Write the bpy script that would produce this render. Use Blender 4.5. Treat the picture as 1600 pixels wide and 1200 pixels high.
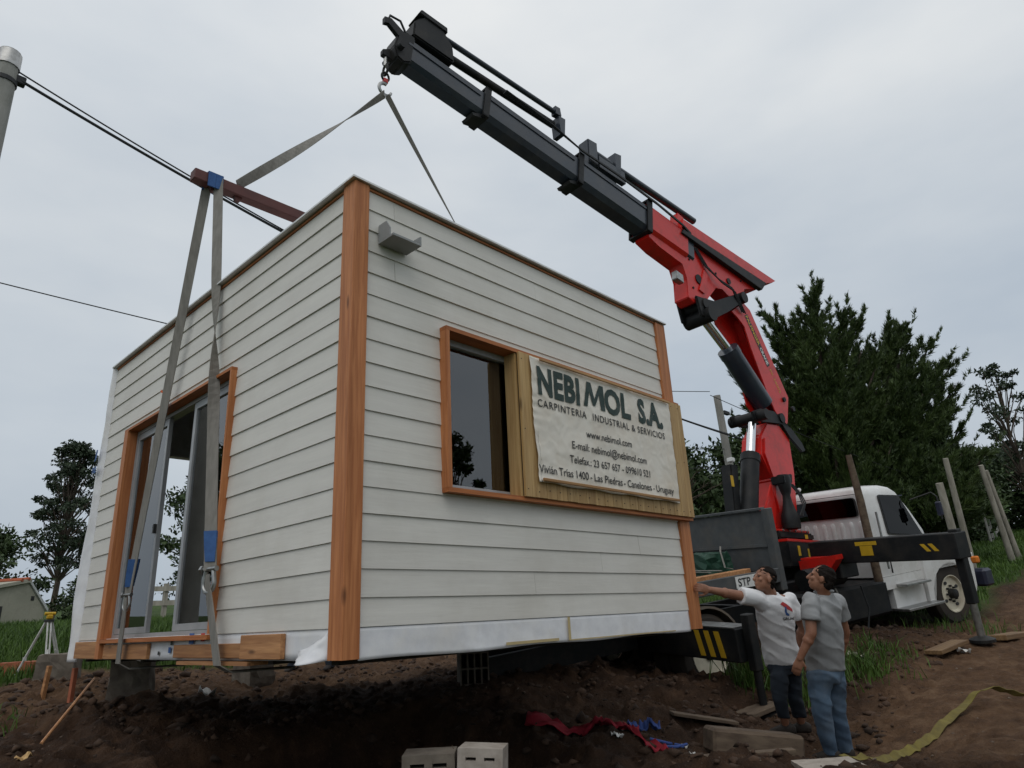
import bpy, bmesh, math, random
import numpy as np
from mathutils import Vector, Matrix, Euler
for o in list(bpy.data.objects): bpy.data.objects.remove(o)
SC = bpy.context.scene
COL = SC.collection
R = math.radians
random.seed(7); RNG = np.random.default_rng(7)

# ---------------------------------------------------------------- camera
cam_d = bpy.data.cameras.new('camera'); CAM = bpy.data.objects.new('camera', cam_d); COL.objects.link(CAM)
cam_d.sensor_fit = 'HORIZONTAL'; cam_d.sensor_width = 36.0; cam_d.lens = 24.236
cam_d.clip_start = 0.05; cam_d.clip_end = 2000
CAM.location = (-2.2117, -3.4248, 0.1694); CAM.rotation_euler = (1.8984, 0.0476, -0.7996)
SC.camera = CAM
# ---------------------------------------------------------------- world: overcast sky
SUN_DIR = Vector((-0.52, -0.30, 0.80)).normalized()
world = bpy.data.worlds.new('World'); SC.world = world; world.use_nodes = True
nt = world.node_tree; nt.nodes.clear()
def N(tree, typ, **kw):
    n = tree.nodes.new(typ)
    for k, v in kw.items():
        if k.startswith('i_'):
            n.inputs[k[2:]].default_value = v
        else: setattr(n, k, v)
    return n
out = N(nt, 'ShaderNodeOutputWorld'); bg = N(nt, 'ShaderNodeBackground')
sky = N(nt, 'ShaderNodeTexSky'); sky.sky_type = 'NISHITA'; sky.sun_disc = False
sky.sun_elevation = math.asin(SUN_DIR.z); sky.sun_rotation = math.atan2(SUN_DIR.x, SUN_DIR.y)
sky.air_density = 1.0; sky.dust_density = 4.0
skm = N(nt, 'ShaderNodeVectorMath', operation='SCALE'); skm.inputs['Scale'].default_value = 0.05
nt.links.new(sky.outputs[0], skm.inputs[0])
geo = N(nt, 'ShaderNodeTexCoord'); sep = N(nt, 'ShaderNodeSeparateXYZ')
nt.links.new(geo.outputs['Generated'], sep.inputs[0])
elev = N(nt, 'ShaderNodeValToRGB')            # cloud deck luminance by height, brighter towards the zenith
e = elev.color_ramp; e.elements[0].position = 0.0; e.elements[0].color = (0.42, 0.475, 0.535, 1)
e.elements[1].position = 1.0; e.elements[1].color = (0.86, 0.87, 0.875, 1)
x = e.elements.new(0.22); x.color = (0.53, 0.58, 0.63, 1)
x = e.elements.new(0.55); x.color = (0.67, 0.70, 0.725, 1)
nt.links.new(sep.outputs['Z'], elev.inputs[0])
mp = N(nt, 'ShaderNodeMapping'); mp.inputs['Scale'].default_value = (1.0, 1.0, 2.6)
nt.links.new(geo.outputs['Generated'], mp.inputs[0])
nz = N(nt, 'ShaderNodeTexNoise'); nz.inputs['Scale'].default_value = 1.7; nz.inputs['Detail'].default_value = 5; nz.inputs['Roughness'].default_value = 0.52
nt.links.new(mp.outputs[0], nz.inputs['Vector'])
cr = N(nt, 'ShaderNodeValToRGB'); c = cr.color_ramp
c.elements[0].position = 0.30; c.elements[0].color = (0.80, 0.85, 0.91, 1); c.elements[1].position = 0.70; c.elements[1].color = (1.10, 1.095, 1.085, 1)
nt.links.new(nz.outputs['Fac'], cr.inputs[0])
mul = N(nt, 'ShaderNodeMix', data_type='RGBA', blend_type='MULTIPLY'); mul.inputs['Factor'].default_value = 1
nt.links.new(elev.outputs[0], mul.inputs['A']); nt.links.new(cr.outputs[0], mul.inputs['B'])
mixs = N(nt, 'ShaderNodeMix', data_type='RGBA'); mixs.inputs['Factor'].default_value = 0.07
nt.links.new(mul.outputs['Result'], mixs.inputs['A']); nt.links.new(skm.outputs[0], mixs.inputs['B'])
nt.links.new(mixs.outputs['Result'], bg.inputs['Color']); bg.inputs['Strength'].default_value = 1.0
nt.links.new(bg.outputs[0], out.inputs[0])
# ---------------------------------------------------------------- veiled sun behind the cloud
sl = bpy.data.lights.new('sun', 'SUN'); sl.energy = 0.7; sl.angle = R(55); sl.color = (1.0, 0.97, 0.93)
so = bpy.data.objects.new('sun', sl); COL.objects.link(so); so.rotation_euler = (-SUN_DIR).to_track_quat('-Z', 'Y').to_euler()
# ---------------------------------------------------------------- exposure
vs = SC.view_settings; vs.view_transform = 'Standard'; vs.look = 'None'; vs.exposure = 0.05; vs.gamma = 1.0; vs.use_curve_mapping = False

# ---------------------------------------------------------------- helpers
def tag(o, label=None, cat=None, group=None, kind=None):
    if label: o['label'] = label
    if cat: o['category'] = cat
    if group: o['group'] = group
    if kind: o['kind'] = kind
    return o
def link(name, me, mat=None, parent=None):
    o = bpy.data.objects.new(name, me); COL.objects.link(o)
    if me is not None and mat is not None: me.materials.append(mat)
    if parent is not None: o.parent = parent
    return o
def thing(name, label, cat, loc=(0, 0, 0), rot=(0, 0, 0), group=None):
    o = bpy.data.objects.new(name, None); COL.objects.link(o); o.empty_display_size = 0.1
    o.location = loc; o.rotation_euler = rot
    return tag(o, label, cat, group)
def obj(name, bm, mat, parent=None, smooth=False, recalc=True):
    if recalc: bmesh.ops.recalc_face_normals(bm, faces=bm.faces[:])
    me = bpy.data.meshes.new(name); bm.to_mesh(me); bm.free()
    if smooth:
        for p_ in me.polygons: p_.use_smooth = True
        if smooth != 'all':
            me.set_sharp_from_angle(angle=R(38))
    return link(name, me, mat, parent)
def B(): return bmesh.new()
def box(bm, c, s, rot=None, bevel=0.0):
    r = bmesh.ops.create_cube(bm, size=1.0); vs_ = r['verts']
    M = Matrix.Translation(c) @ (rot.to_4x4() if rot is not None else Matrix.Identity(4)) @ Matrix.Diagonal((*s, 1))
    bmesh.ops.transform(bm, matrix=M, verts=vs_)
    if bevel > 0:
        es = list({e_ for v in vs_ for e_ in v.link_edges})
        bmesh.ops.bevel(bm, geom=es, offset=bevel, segments=1, affect='EDGES', clamp_overlap=True)
    return bm
def bb(bm, x0, x1, y0, y1, z0, z1, bevel=0.0):
    return box(bm, ((x0+x1)/2, (y0+y1)/2, (z0+z1)/2), (abs(x1-x0), abs(y1-y0), abs(z1-z0)), None, bevel)
def frame_of(d, up=Vector((0, 0, 1))):
    d = Vector(d).normalized(); a = up.cross(d)
    if a.length < 1e-4: a = Vector((1, 0, 0)).cross(d)
    a.normalize(); return a, d.cross(a)
def tube(bm, pts, r, seg=10, cap=True):
    pts = [Vector(p_) for p_ in pts]; rs = r if isinstance(r, (list, tuple)) else [r]*len(pts)
    rings = []; a = None
    for i, p_ in enumerate(pts):
        d = (pts[min(i+1, len(pts)-1)] - pts[max(i-1, 0)]).normalized()
        if a is None: a, b = frame_of(d)
        else:
            a = (a - d*a.dot(d));
            a = a.normalized() if a.length > 1e-5 else frame_of(d)[0]
            b = d.cross(a)
        rings.append([bm.verts.new(p_ + (a*math.cos(t)+b*math.sin(t))*rs[i]) for t in [2*math.pi*k/seg for k in range(seg)]])
    for i in range(len(rings)-1):
        for k in range(seg): bm.faces.new((rings[i][k], rings[i][(k+1) % seg], rings[i+1][(k+1) % seg], rings[i+1][k]))
    if cap: bm.faces.new(rings[0][::-1]); bm.faces.new(rings[-1])
    return bm
def loft(bm, rings_in, seg=18, power=2.0):
    # rings_in: (center, axis_u, axis_v, ru, rv)
    rings = []
    for c_, au, av, ru, rv in rings_in:
        c_ = Vector(c_); au = Vector(au); av = Vector(av); rg = []
        for k in range(seg):
            t = 2*math.pi*k/seg; cs, sn = math.cos(t), math.sin(t)
            cs = math.copysign(abs(cs)**(2/power), cs); sn = math.copysign(abs(sn)**(2/power), sn)
            rg.append(bm.verts.new(c_ + au*cs*ru + av*sn*rv))
        rings.append(rg)
    for i in range(len(rings)-1):
        for k in range(seg): bm.faces.new((rings[i][k], rings[i][(k+1) % seg], rings[i+1][(k+1) % seg], rings[i+1][k]))
    bm.faces.new(rings[0][::-1]); bm.faces.new(rings[-1])
    return bm
def prism(bm, poly, fn, w0, w1):
    # poly in (a, b); fn(a, b, w) -> point
    lo = [bm.verts.new(fn(a, b, w0)) for a, b in poly]; hi = [bm.verts.new(fn(a, b, w1)) for a, b in poly]
    n = len(poly); bm.faces.new(lo[::-1]); bm.faces.new(hi)
    for i in range(n): bm.faces.new((lo[i], lo[(i+1) % n], hi[(i+1) % n], hi[i]))
    return bm
def sphere(bm, c_, r, seg=12, rings=8, scale=(1, 1, 1), rot=None):
    rr = bmesh.ops.create_uvsphere(bm, u_segments=seg, v_segments=rings, radius=1.0)
    M = Matrix.Translation(c_) @ (rot.to_4x4() if rot is not None else Matrix.Identity(4)) @ Matrix.Diagonal((r*scale[0], r*scale[1], r*scale[2], 1))
    bmesh.ops.transform(bm, matrix=M, verts=rr['verts']); return bm
def lathe(bm, prof, fn, seg=24, cap=True):
    # prof: (axial, radius); fn(axial, rcos, rsin) -> point
    rings = [[bm.verts.new(fn(a, r_*math.cos(2*math.pi*k/seg), r_*math.sin(2*math.pi*k/seg))) for k in range(seg)] for a, r_ in prof]
    for i in range(len(rings)-1):
        for k in range(seg): bm.faces.new((rings[i][k], rings[i][(k+1) % seg], rings[i+1][(k+1) % seg], rings[i+1][k]))
    if cap: bm.faces.new(rings[0][::-1]); bm.faces.new(rings[-1])
    return bm
def fast_mesh(name, V, F):
    V = np.asarray(V, dtype=np.float32); F = np.asarray(F, dtype=np.int32); k = F.shape[1]
    me = bpy.data.meshes.new(name); me.vertices.add(len(V)); me.vertices.foreach_set('co', V.ravel())
    me.loops.add(F.size); me.loops.foreach_set('vertex_index', F.ravel())
    me.polygons.add(len(F)); me.polygons.foreach_set('loop_start', np.arange(0, F.size, k, dtype=np.int32))
    me.polygons.foreach_set('loop_total', np.full(len(F), k, dtype=np.int32))
    me.update(calc_edges=True); me.validate(); return me
def ribbon(bm, pts, width, wdirs, th=0.004):
    # a strap: pts path, wdirs width direction at each point (can turn = twist)
    L_ = []
    for i, p_ in enumerate(pts):
        p_ = Vector(p_); w = Vector(wdirs[i]).normalized(); d = Vector(pts[min(i+1, len(pts)-1)]) - Vector(pts[max(i-1, 0)])
        n_ = d.cross(w).normalized(); ww = width[i] if isinstance(width, (list, tuple)) else width
        L_.append([bm.verts.new(p_ + w*ww/2*a + n_*th/2*b) for a, b in ((-1, -1), (1, -1), (1, 1), (-1, 1))])
    for i in range(len(L_)-1):
        for k in range(4): bm.faces.new((L_[i][k], L_[i][(k+1) % 4], L_[i+1][(k+1) % 4], L_[i+1][k]))
    bm.faces.new(L_[0][::-1]); bm.faces.new(L_[-1]); return bm
def lerp(a, b, t): return Vector(a)*(1-t) + Vector(b)*t

# value noise (numpy)
def _hash(ix, iy, seed):
    h = (ix.astype(np.int64)*374761393 + iy.astype(np.int64)*668265263 + seed*974634777) & 0xFFFFFFFF
    h = ((h ^ (h >> 13))*1274126177) & 0xFFFFFFFF
    return ((h ^ (h >> 16)) & 0xFFFF)/65535.0
def vnoise(x, y, seed=0):
    ix = np.floor(x); iy = np.floor(y); fx = x-ix; fy = y-iy; fx = fx*fx*(3-2*fx); fy = fy*fy*(3-2*fy)
    a = _hash(ix, iy, seed); b = _hash(ix+1, iy, seed); c_ = _hash(ix, iy+1, seed); d = _hash(ix+1, iy+1, seed)
    return (a*(1-fx)+b*fx)*(1-fy) + (c_*(1-fx)+d*fx)*fy
def fbm(x, y, oct=4, seed=0, gain=0.5):
    s = 0; a = 1; t = 0
    for i in range(oct): s = s + a*(vnoise(x*2**i, y*2**i, seed+i)-0.5); t += a; a *= gain
    return s/t*2

# ---------------------------------------------------------------- materials
def new_mat(name):
    m = bpy.data.materials.new(name); m.use_nodes = True; t = m.node_tree
    return m, t, t.nodes['Principled BSDF']
def mat(name, col, col2=None, rough=0.6, scale=6.0, stretch=(1, 1, 1), bump=0.0, bscale=None, metal=0.0, detail=5, spec=0.4, coords='Object', lo=0.35, hi=0.65, dirt=None, dirt_scale=2.5, dirt_amt=0.5, rvar=0.1, coat=0.0, ovar=0.0):
    m, t, b = new_mat(name); L_ = t.links.new
    tc = N(t, 'ShaderNodeTexCoord'); mp_ = N(t, 'ShaderNodeMapping'); mp_.inputs['Scale'].default_value = stretch
    L_(tc.outputs[coords], mp_.inputs[0])
    n1 = N(t, 'ShaderNodeTexNoise'); n1.inputs['Scale'].default_value = scale; n1.inputs['Detail'].default_value = detail; n1.inputs['Roughness'].default_value = 0.6
    L_(mp_.outputs[0], n1.inputs['Vector'])
    if col2 is None: col2 = tuple(v*0.82 for v in col)
    rp = N(t, 'ShaderNodeValToRGB'); rp.color_ramp.elements[0].position = lo; rp.color_ramp.elements[1].position = hi
    rp.color_ramp.elements[0].color = (*col2, 1); rp.color_ramp.elements[1].color = (*col, 1)
    L_(n1.outputs['Fac'], rp.inputs[0]); cur = rp.outputs[0]
    if dirt is not None:
        n2 = N(t, 'ShaderNodeTexNoise'); n2.inputs['Scale'].default_value = dirt_scale; n2.inputs['Detail'].default_value = 7; n2.inputs['Roughness'].default_value = 0.68
        L_(tc.outputs[coords], n2.inputs['Vector'])
        r2 = N(t, 'ShaderNodeValToRGB'); r2.color_ramp.elements[0].position = 0.46; r2.color_ramp.elements[1].position = 0.72
        r2.color_ramp.elements[0].color = (0, 0, 0, 1); r2.color_ramp.elements[1].color = (dirt_amt,)*3 + (1,)
        L_(n2.outputs['Fac'], r2.inputs[0])
        mx = N(t, 'ShaderNodeMix', data_type='RGBA'); L_(r2.outputs[0], mx.inputs['Factor']); L_(cur, mx.inputs['A']); mx.inputs['B'].default_value = (*dirt, 1)
        cur = mx.outputs['Result']
    if ovar:
        oi = N(t, 'ShaderNodeObjectInfo'); mo = N(t, 'ShaderNodeMapRange'); mo.inputs['To Min'].default_value = 1-ovar; mo.inputs['To Max'].default_value = 1+ovar; L_(oi.outputs['Random'], mo.inputs['Value'])
        hv = N(t, 'ShaderNodeHueSaturation'); L_(mo.outputs[0], hv.inputs['Value']); L_(cur, hv.inputs['Color']); cur = hv.outputs[0]
        va = N(t, 'ShaderNodeVectorMath', operation='ADD'); ms = N(t, 'ShaderNodeMath', operation='MULTIPLY'); ms.inputs[1].default_value = 53.0; L_(oi.outputs['Random'], ms.inputs[0]); L_(tc.outputs[coords], va.inputs[0]); L_(ms.outputs[0], va.inputs[1]); L_(va.outputs[0], mp_.inputs[0])
    L_(cur, b.inputs['Base Color'])
    mr = N(t, 'ShaderNodeMapRange'); mr.inputs['To Min'].default_value = max(0.02, rough-rvar); mr.inputs['To Max'].default_value = min(1, rough+rvar)
    L_(n1.outputs['Fac'], mr.inputs['Value']); L_(mr.outputs[0], b.inputs['Roughness'])
    b.inputs['Metallic'].default_value = metal; b.inputs['Specular IOR Level'].default_value = spec; b.inputs['Coat Weight'].default_value = coat
    if bump > 0:
        bn = N(t, 'ShaderNodeBump'); bn.inputs['Strength'].default_value = 1.0; bn.inputs['Distance'].default_value = bump
        if bscale:
            n3 = N(t, 'ShaderNodeTexNoise'); n3.inputs['Scale'].default_value = bscale; n3.inputs['Detail'].default_value = 6; L_(mp_.outputs[0], n3.inputs['Vector']); L_(n3.outputs['Fac'], bn.inputs['Height'])
        else: L_(n1.outputs['Fac'], bn.inputs['Height'])
        L_(bn.outputs[0], b.inputs['Normal'])
    return m
def glass_mat(name, tint=(0.75, 0.8, 0.8), f0=1.0, ior=2.1):
    m, t, b = new_mat(name); t.nodes.remove(b); L_ = t.links.new
    o_ = t.nodes['Material Output']; fr = N(t, 'ShaderNodeFresnel'); fr.inputs['IOR'].default_value = ior
    tr = N(t, 'ShaderNodeBsdfTransparent'); tr.inputs['Color'].default_value = (*tint, 1)
    gl = N(t, 'ShaderNodeBsdfGlossy'); gl.inputs['Roughness'].default_value = 0.01; gl.inputs['Color'].default_value = (f0,)*3+(1,)
    mx = N(t, 'ShaderNodeMixShader'); L_(fr.outputs[0], mx.inputs[0]); L_(tr.outputs[0], mx.inputs[1]); L_(gl.outputs[0], mx.inputs[2]); L_(mx.outputs[0], o_.inputs['Surface'])
    return m
def leaf_mat(name, dark, light, rough=0.55):
    m, t, b = new_mat(name); L_ = t.links.new
    g = N(t, 'ShaderNodeNewGeometry'); tc = N(t, 'ShaderNodeTexCoord')
    n1 = N(t, 'ShaderNodeTexNoise'); n1.inputs['Scale'].default_value = 0.9; n1.inputs['Detail'].default_value = 3; L_(tc.outputs['Object'], n1.inputs['Vector'])
    ad = N(t, 'ShaderNodeMath', operation='MULTIPLY_ADD'); ad.inputs[1].default_value = 0.45; L_(g.outputs['Random Per Island'], ad.inputs[0]); 
    sb = N(t, 'ShaderNodeMath', operation='SUBTRACT'); sb.inputs[1].default_value = 0.22; L_(n1.outputs['Fac'], sb.inputs[0]); L_(sb.outputs[0], ad.inputs[2])
    rp = N(t, 'ShaderNodeValToRGB'); rp.color_ramp.elements[0].position = 0.15; rp.color_ramp.elements[1].position = 0.85
    rp.color_ramp.elements[0].color = (*dark, 1); rp.color_ramp.elements[1].color = (*light, 1); L_(ad.outputs[0], rp.inputs[0]); L_(rp.outputs[0], b.inputs['Base Color'])
    b.inputs['Roughness'].default_value = rough; b.inputs['Specular IOR Level'].default_value = 0.25
    return m
def wood_mat(name, a, b_, axis='z', scale=5.0, rough=0.55, knots=True):
    m, t, b = new_mat(name); L_ = t.links.new; st = {'x': (0.05, 1, 1), 'y': (1, 0.05, 1), 'z': (1, 1, 0.05)}[axis]; st2 = {'x': (0.28, 1, 1), 'y': (1, 0.28, 1), 'z': (1, 1, 0.28)}[axis]
    tc = N(t, 'ShaderNodeTexCoord'); oi = N(t, 'ShaderNodeObjectInfo'); ad = N(t, 'ShaderNodeVectorMath', operation='MULTIPLY_ADD'); ad.inputs[1].default_value = (1, 1, 1)
    cb = N(t, 'ShaderNodeCombineXYZ'); mlt = N(t, 'ShaderNodeMath', operation='MULTIPLY'); mlt.inputs[1].default_value = 37.0; L_(oi.outputs['Random'], mlt.inputs[0])
    for k_ in range(3): L_(mlt.outputs[0], cb.inputs[k_])
    L_(tc.outputs['Object'], ad.inputs[0]); L_(cb.outputs[0], ad.inputs[2])
    def nz_(stretch, sc, det=5, rgh=0.6):
        mp_ = N(t, 'ShaderNodeMapping'); mp_.inputs['Scale'].default_value = stretch; L_(ad.outputs[0], mp_.inputs[0]); n_ = N(t, 'ShaderNodeTexNoise'); n_.inputs['Scale'].default_value = sc; n_.inputs['Detail'].default_value = det; n_.inputs['Roughness'].default_value = rgh; n_.inputs['Distortion'].default_value = 0.6; L_(mp_.outputs[0], n_.inputs['Vector']); return n_
    g1 = nz_(st, scale*9); g2 = nz_(st, scale*2.2, 3)
    r1 = N(t, 'ShaderNodeValToRGB'); r1.color_ramp.elements[0].position = 0.36; r1.color_ramp.elements[1].position = 0.64; r1.color_ramp.elements[0].color = (*b_, 1); r1.color_ramp.elements[1].color = (*a, 1); L_(g1.outputs['Fac'], r1.inputs[0])
    r2 = N(t, 'ShaderNodeValToRGB'); r2.color_ramp.elements[0].position = 0.32; r2.color_ramp.elements[1].position = 0.68; r2.color_ramp.elements[0].color = (0.74, 0.68, 0.64, 1); r2.color_ramp.elements[1].color = (1.12, 1.12, 1.12, 1); L_(g2.outputs['Fac'], r2.inputs[0])
    mx = N(t, 'ShaderNodeMix', data_type='RGBA', blend_type='MULTIPLY'); mx.inputs['Factor'].default_value = 1.0; L_(r1.outputs[0], mx.inputs['A']); L_(r2.outputs[0], mx.inputs['B'])
    mpv = N(t, 'ShaderNodeMapping'); mpv.inputs['Scale'].default_value = st2; L_(ad.outputs[0], mpv.inputs[0]); vo = N(t, 'ShaderNodeTexVoronoi'); vo.inputs['Scale'].default_value = 5.5; L_(mpv.outputs[0], vo.inputs['Vector'])
    rk = N(t, 'ShaderNodeValToRGB'); rk.color_ramp.elements[0].position = 0.035; rk.color_ramp.elements[1].position = 0.10; rk.color_ramp.elements[0].color = (0.75, 0.75, 0.75, 1); rk.color_ramp.elements[1].color = (0, 0, 0, 1); L_(vo.outputs['Distance'], rk.inputs[0])
    mk = N(t, 'ShaderNodeMix', data_type='RGBA'); L_(rk.outputs[0], mk.inputs['Factor']); L_(mx.outputs['Result'], mk.inputs['A']); mk.inputs['B'].default_value = (b_[0]*0.25, b_[1]*0.25, b_[2]*0.3, 1)
    hv = N(t, 'ShaderNodeHueSaturation'); mr = N(t, 'ShaderNodeMapRange'); mr.inputs['To Min'].default_value = 0.85; mr.inputs['To Max'].default_value = 1.12; L_(oi.outputs['Random'], mr.inputs['Value']); L_(mr.outputs[0], hv.inputs['Value']); L_(mk.outputs['Result'], hv.inputs['Color'])
    L_(hv.outputs[0], b.inputs['Base Color']); b.inputs['Roughness'].default_value = rough; b.inputs['Specular IOR Level'].default_value = 0.3
    bn = N(t, 'ShaderNodeBump'); bn.inputs['Distance'].default_value = 0.0015; L_(g1.outputs['Fac'], bn.inputs['Height']); L_(bn.outputs[0], b.inputs['Normal'])
    return m
M = {}
M['siding'] = mat('siding_paint', (0.70, 0.675, 0.62), (0.65, 0.625, 0.575), rough=0.5, scale=7, stretch=(0.25, 0.25, 3), bump=0.0010, bscale=22, dirt=(0.46, 0.42, 0.35), dirt_scale=1.1, dirt_amt=0.34, ovar=0.025)
M['cedar'] = wood_mat('cedar_vertical', (0.55, 0.225, 0.088), (0.40, 0.145, 0.052), 'z')
M['cedar_x'] = wood_mat('cedar_along_x', (0.48, 0.175, 0.058), (0.34, 0.112, 0.036), 'x')
M['cedar_y'] = wood_mat('cedar_along_y', (0.48, 0.175, 0.058), (0.34, 0.112, 0.036), 'y')
M['pine'] = wood_mat('pine_plank', (0.54, 0.37, 0.17), (0.40, 0.25, 0.10), 'z', scale=4)
M['pine_x'] = wood_mat('pine_batten', (0.50, 0.29, 0.12), (0.37, 0.20, 0.08), 'x')
M['raw'] = wood_mat('raw_timber', (0.52, 0.27, 0.12), (0.36, 0.17, 0.075), 'y')
M['oldwood'] = mat('weathered_wood', (0.15, 0.11, 0.075), (0.075, 0.05, 0.034), rough=0.85, scale=14, stretch=(0.3, 1, 1), bump=0.004)
M['wrap'] = mat('house_wrap', (0.80, 0.80, 0.81), (0.70, 0.70, 0.72), rough=0.42, scale=9, bump=0.006, bscale=5, dirt=(0.55, 0.45, 0.28), dirt_scale=2.2, dirt_amt=0.22)
M['flash'] = mat('white_flashing', (0.72, 0.72, 0.71), (0.6, 0.6, 0.6), rough=0.35, metal=0.2)
M['alu'] = mat('aluminium_frame', (0.42, 0.43, 0.44), (0.35, 0.36, 0.37), rough=0.4, metal=0.3)
M['lampgrey'] = mat('lamp_grey', (0.30, 0.31, 0.31), (0.26, 0.27, 0.27), rough=0.5)
M['interior'] = mat('interior_board', (0.30, 0.29, 0.27), (0.25, 0.24, 0.22), rough=0.8)
M['darkfloor'] = mat('floor_frame', (0.05, 0.04, 0.03), (0.03, 0.025, 0.02), rough=0.9)
M['glass'] = glass_mat('window_glass')
M['glass_dark'] = glass_mat('cab_glass', (0.10, 0.11, 0.11), 1.0, 1.35)
M['blackpaint'] = mat('black_crane_paint', (0.010, 0.011, 0.012), (0.006, 0.007, 0.008), rough=0.55, scale=3, bump=0.0008, bscale=30, dirt=(0.05, 0.042, 0.034), dirt_scale=3.2, dirt_amt=0.5, spec=0.3)
M['boompaint'] = mat('dark_blue_grey_paint', (0.032, 0.043, 0.060), (0.022, 0.029, 0.042), rough=0.33, scale=2.5, bump=0.0006, bscale=25, dirt=(0.09, 0.085, 0.08), dirt_scale=1.8, dirt_amt=0.4, coat=0.15)
M['red'] = mat('red_crane_paint', (0.72, 0.020, 0.012), (0.60, 0.015, 0.010), rough=0.36, scale=3, dirt=(0.13, 0.025, 0.018), dirt_scale=3.0, dirt_amt=0.65, coat=0.1)
M['chrome'] = mat('chrome_rod', (0.78, 0.79, 0.80), (0.7, 0.7, 0.71), rough=0.12, metal=1.0, rvar=0.05)
M['truckwhite'] = mat('white_truck_paint', (0.74, 0.74, 0.73), (0.66, 0.66, 0.65), rough=0.28, scale=2, dirt=(0.32, 0.27, 0.2), dirt_scale=1.7, dirt_amt=0.35, coat=0.3)
M['bumper'] = mat('blue_black_plastic', (0.03, 0.035, 0.06), (0.02, 0.022, 0.04), rough=0.4)
M['tyre'] = mat('tyre_rubber', (0.016, 0.015, 0.014), (0.035, 0.028, 0.022), rough=0.85, scale=5, dirt=(0.08, 0.055, 0.035), dirt_amt=0.6)
M['rim'] = mat('cream_rim', (0.62, 0.58, 0.46), (0.5, 0.46, 0.36), rough=0.5, dirt=(0.16, 0.11, 0.07), dirt_amt=0.5)
M['bedgrey'] = mat('grey_bed_paint', (0.085, 0.09, 0.092), (0.06, 0.065, 0.068), rough=0.55, dirt=(0.15, 0.12, 0.09), dirt_amt=0.4)
M['yellow'] = mat('yellow_decal', (0.62, 0.38, 0.02), (0.5, 0.3, 0.015), rough=0.5)
M['white'] = mat('white_decal', (0.75, 0.75, 0.73), rough=0.5)
M['ink'] = mat('black_ink', (0.025, 0.026, 0.026), (0.04, 0.04, 0.04), rough=0.6)
M['greenink'] = mat('dark_green_ink', (0.022, 0.045, 0.038), (0.05, 0.07, 0.06), rough=0.6, lo=0.3, hi=0.5)
M['blueink'] = mat('blue_ink', (0.05, 0.13, 0.36), rough=0.6)
M['redink'] = mat('red_ink', (0.55, 0.06, 0.06), rough=0.7)
M['vinyl'] = mat('banner_vinyl', (0.80, 0.755, 0.67), (0.72, 0.66, 0.57), rough=0.4, scale=2.6, dirt=(0.58, 0.46, 0.32), dirt_scale=1.9, dirt_amt=0.5)
M['strap'] = mat('grey_webbing', (0.26, 0.245, 0.22), (0.19, 0.18, 0.16), rough=0.85, scale=30, stretch=(1, 1, 0.15), bump=0.001, dirt=(0.12, 0.10, 0.08), dirt_amt=0.4)
M['sleeve'] = mat('blue_sleeve', (0.045, 0.12, 0.30), (0.03, 0.085, 0.23), rough=0.8, scale=20)
M['steel'] = mat('galvanised_steel', (0.42, 0.42, 0.41), (0.28, 0.28, 0.27), rough=0.38, metal=0.9, scale=15)
M['beam'] = mat('red_oxide_steel', (0.135, 0.040, 0.034), (0.085, 0.028, 0.024), rough=0.6, scale=5, dirt=(0.06, 0.04, 0.035), dirt_amt=0.6)
M['concrete'] = mat('concrete', (0.20, 0.17, 0.135), (0.12, 0.10, 0.08), rough=0.9, scale=8, bump=0.006, dirt=(0.07, 0.045, 0.03), dirt_amt=0.7)
M['pole'] = mat('concrete_pole', (0.36, 0.35, 0.32), (0.25, 0.25, 0.23), rough=0.85, scale=5, stretch=(1, 1, 0.2), bump=0.003, dirt=(0.15, 0.15, 0.12), dirt_amt=0.5)
M['greywood'] = mat('grey_wood_post', (0.40, 0.37, 0.31), (0.24, 0.22, 0.18), rough=0.9, scale=10, stretch=(1, 1, 0.1), bump=0.003)
M['cable'] = mat('black_cable', (0.02, 0.022, 0.024), rough=0.6)
M['bark'] = mat('bark', (0.10, 0.075, 0.055), (0.045, 0.034, 0.026), rough=0.9, scale=9, stretch=(1, 1, 0.2), bump=0.02)
M['brick'] = mat('clay_block', (0.42, 0.13, 0.065), (0.3, 0.09, 0.045), rough=0.85, scale=10, dirt=(0.10, 0.065, 0.045), dirt_amt=0.6)
M['lightblock'] = mat('pale_hollow_block', (0.42, 0.37, 0.32), (0.30, 0.26, 0.22), rough=0.9, scale=12, bump=0.003, dirt=(0.12, 0.08, 0.05), dirt_amt=0.6)
M['cavity_dark'] = mat('cavity_shade', (0.02, 0.018, 0.016), rough=1.0)
M['wallcream'] = mat('cream_render', (0.45, 0.42, 0.34), (0.34, 0.33, 0.26), rough=0.9, scale=1.2, dirt=(0.2, 0.2, 0.15), dirt_amt=0.5)
M['rooftile'] = mat('red_roof_tile', (0.42, 0.11, 0.05), (0.3, 0.075, 0.035), rough=0.8, scale=6)
M['redcloth'] = mat('red_cloth', (0.30, 0.014, 0.028), (0.21, 0.009, 0.018), rough=0.85, scale=14)
M['bluecloth'] = mat('blue_cloth', (0.055, 0.10, 0.32), (0.035, 0.07, 0.22), rough=0.8)
M['yellowstrap'] = mat('yellow_webbing', (0.19, 0.155, 0.035), (0.12, 0.095, 0.022), rough=0.85, scale=12, dirt=(0.08, 0.06, 0.035), dirt_amt=0.6)
M['litter'] = mat('white_plastic', (0.7, 0.7, 0.68), (0.5, 0.48, 0.44), rough=0.5)
M['skin'] = mat('skin', (0.30, 0.145, 0.088), (0.24, 0.105, 0.062), rough=0.5, scale=10, bump=0.001, bscale=60)
M['hair'] = mat('dark_hair', (0.008, 0.006, 0.005), (0.014, 0.010, 0.008), rough=0.8, spec=0.15, scale=40, stretch=(1, 1, 0.3), bump=0.004)
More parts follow.
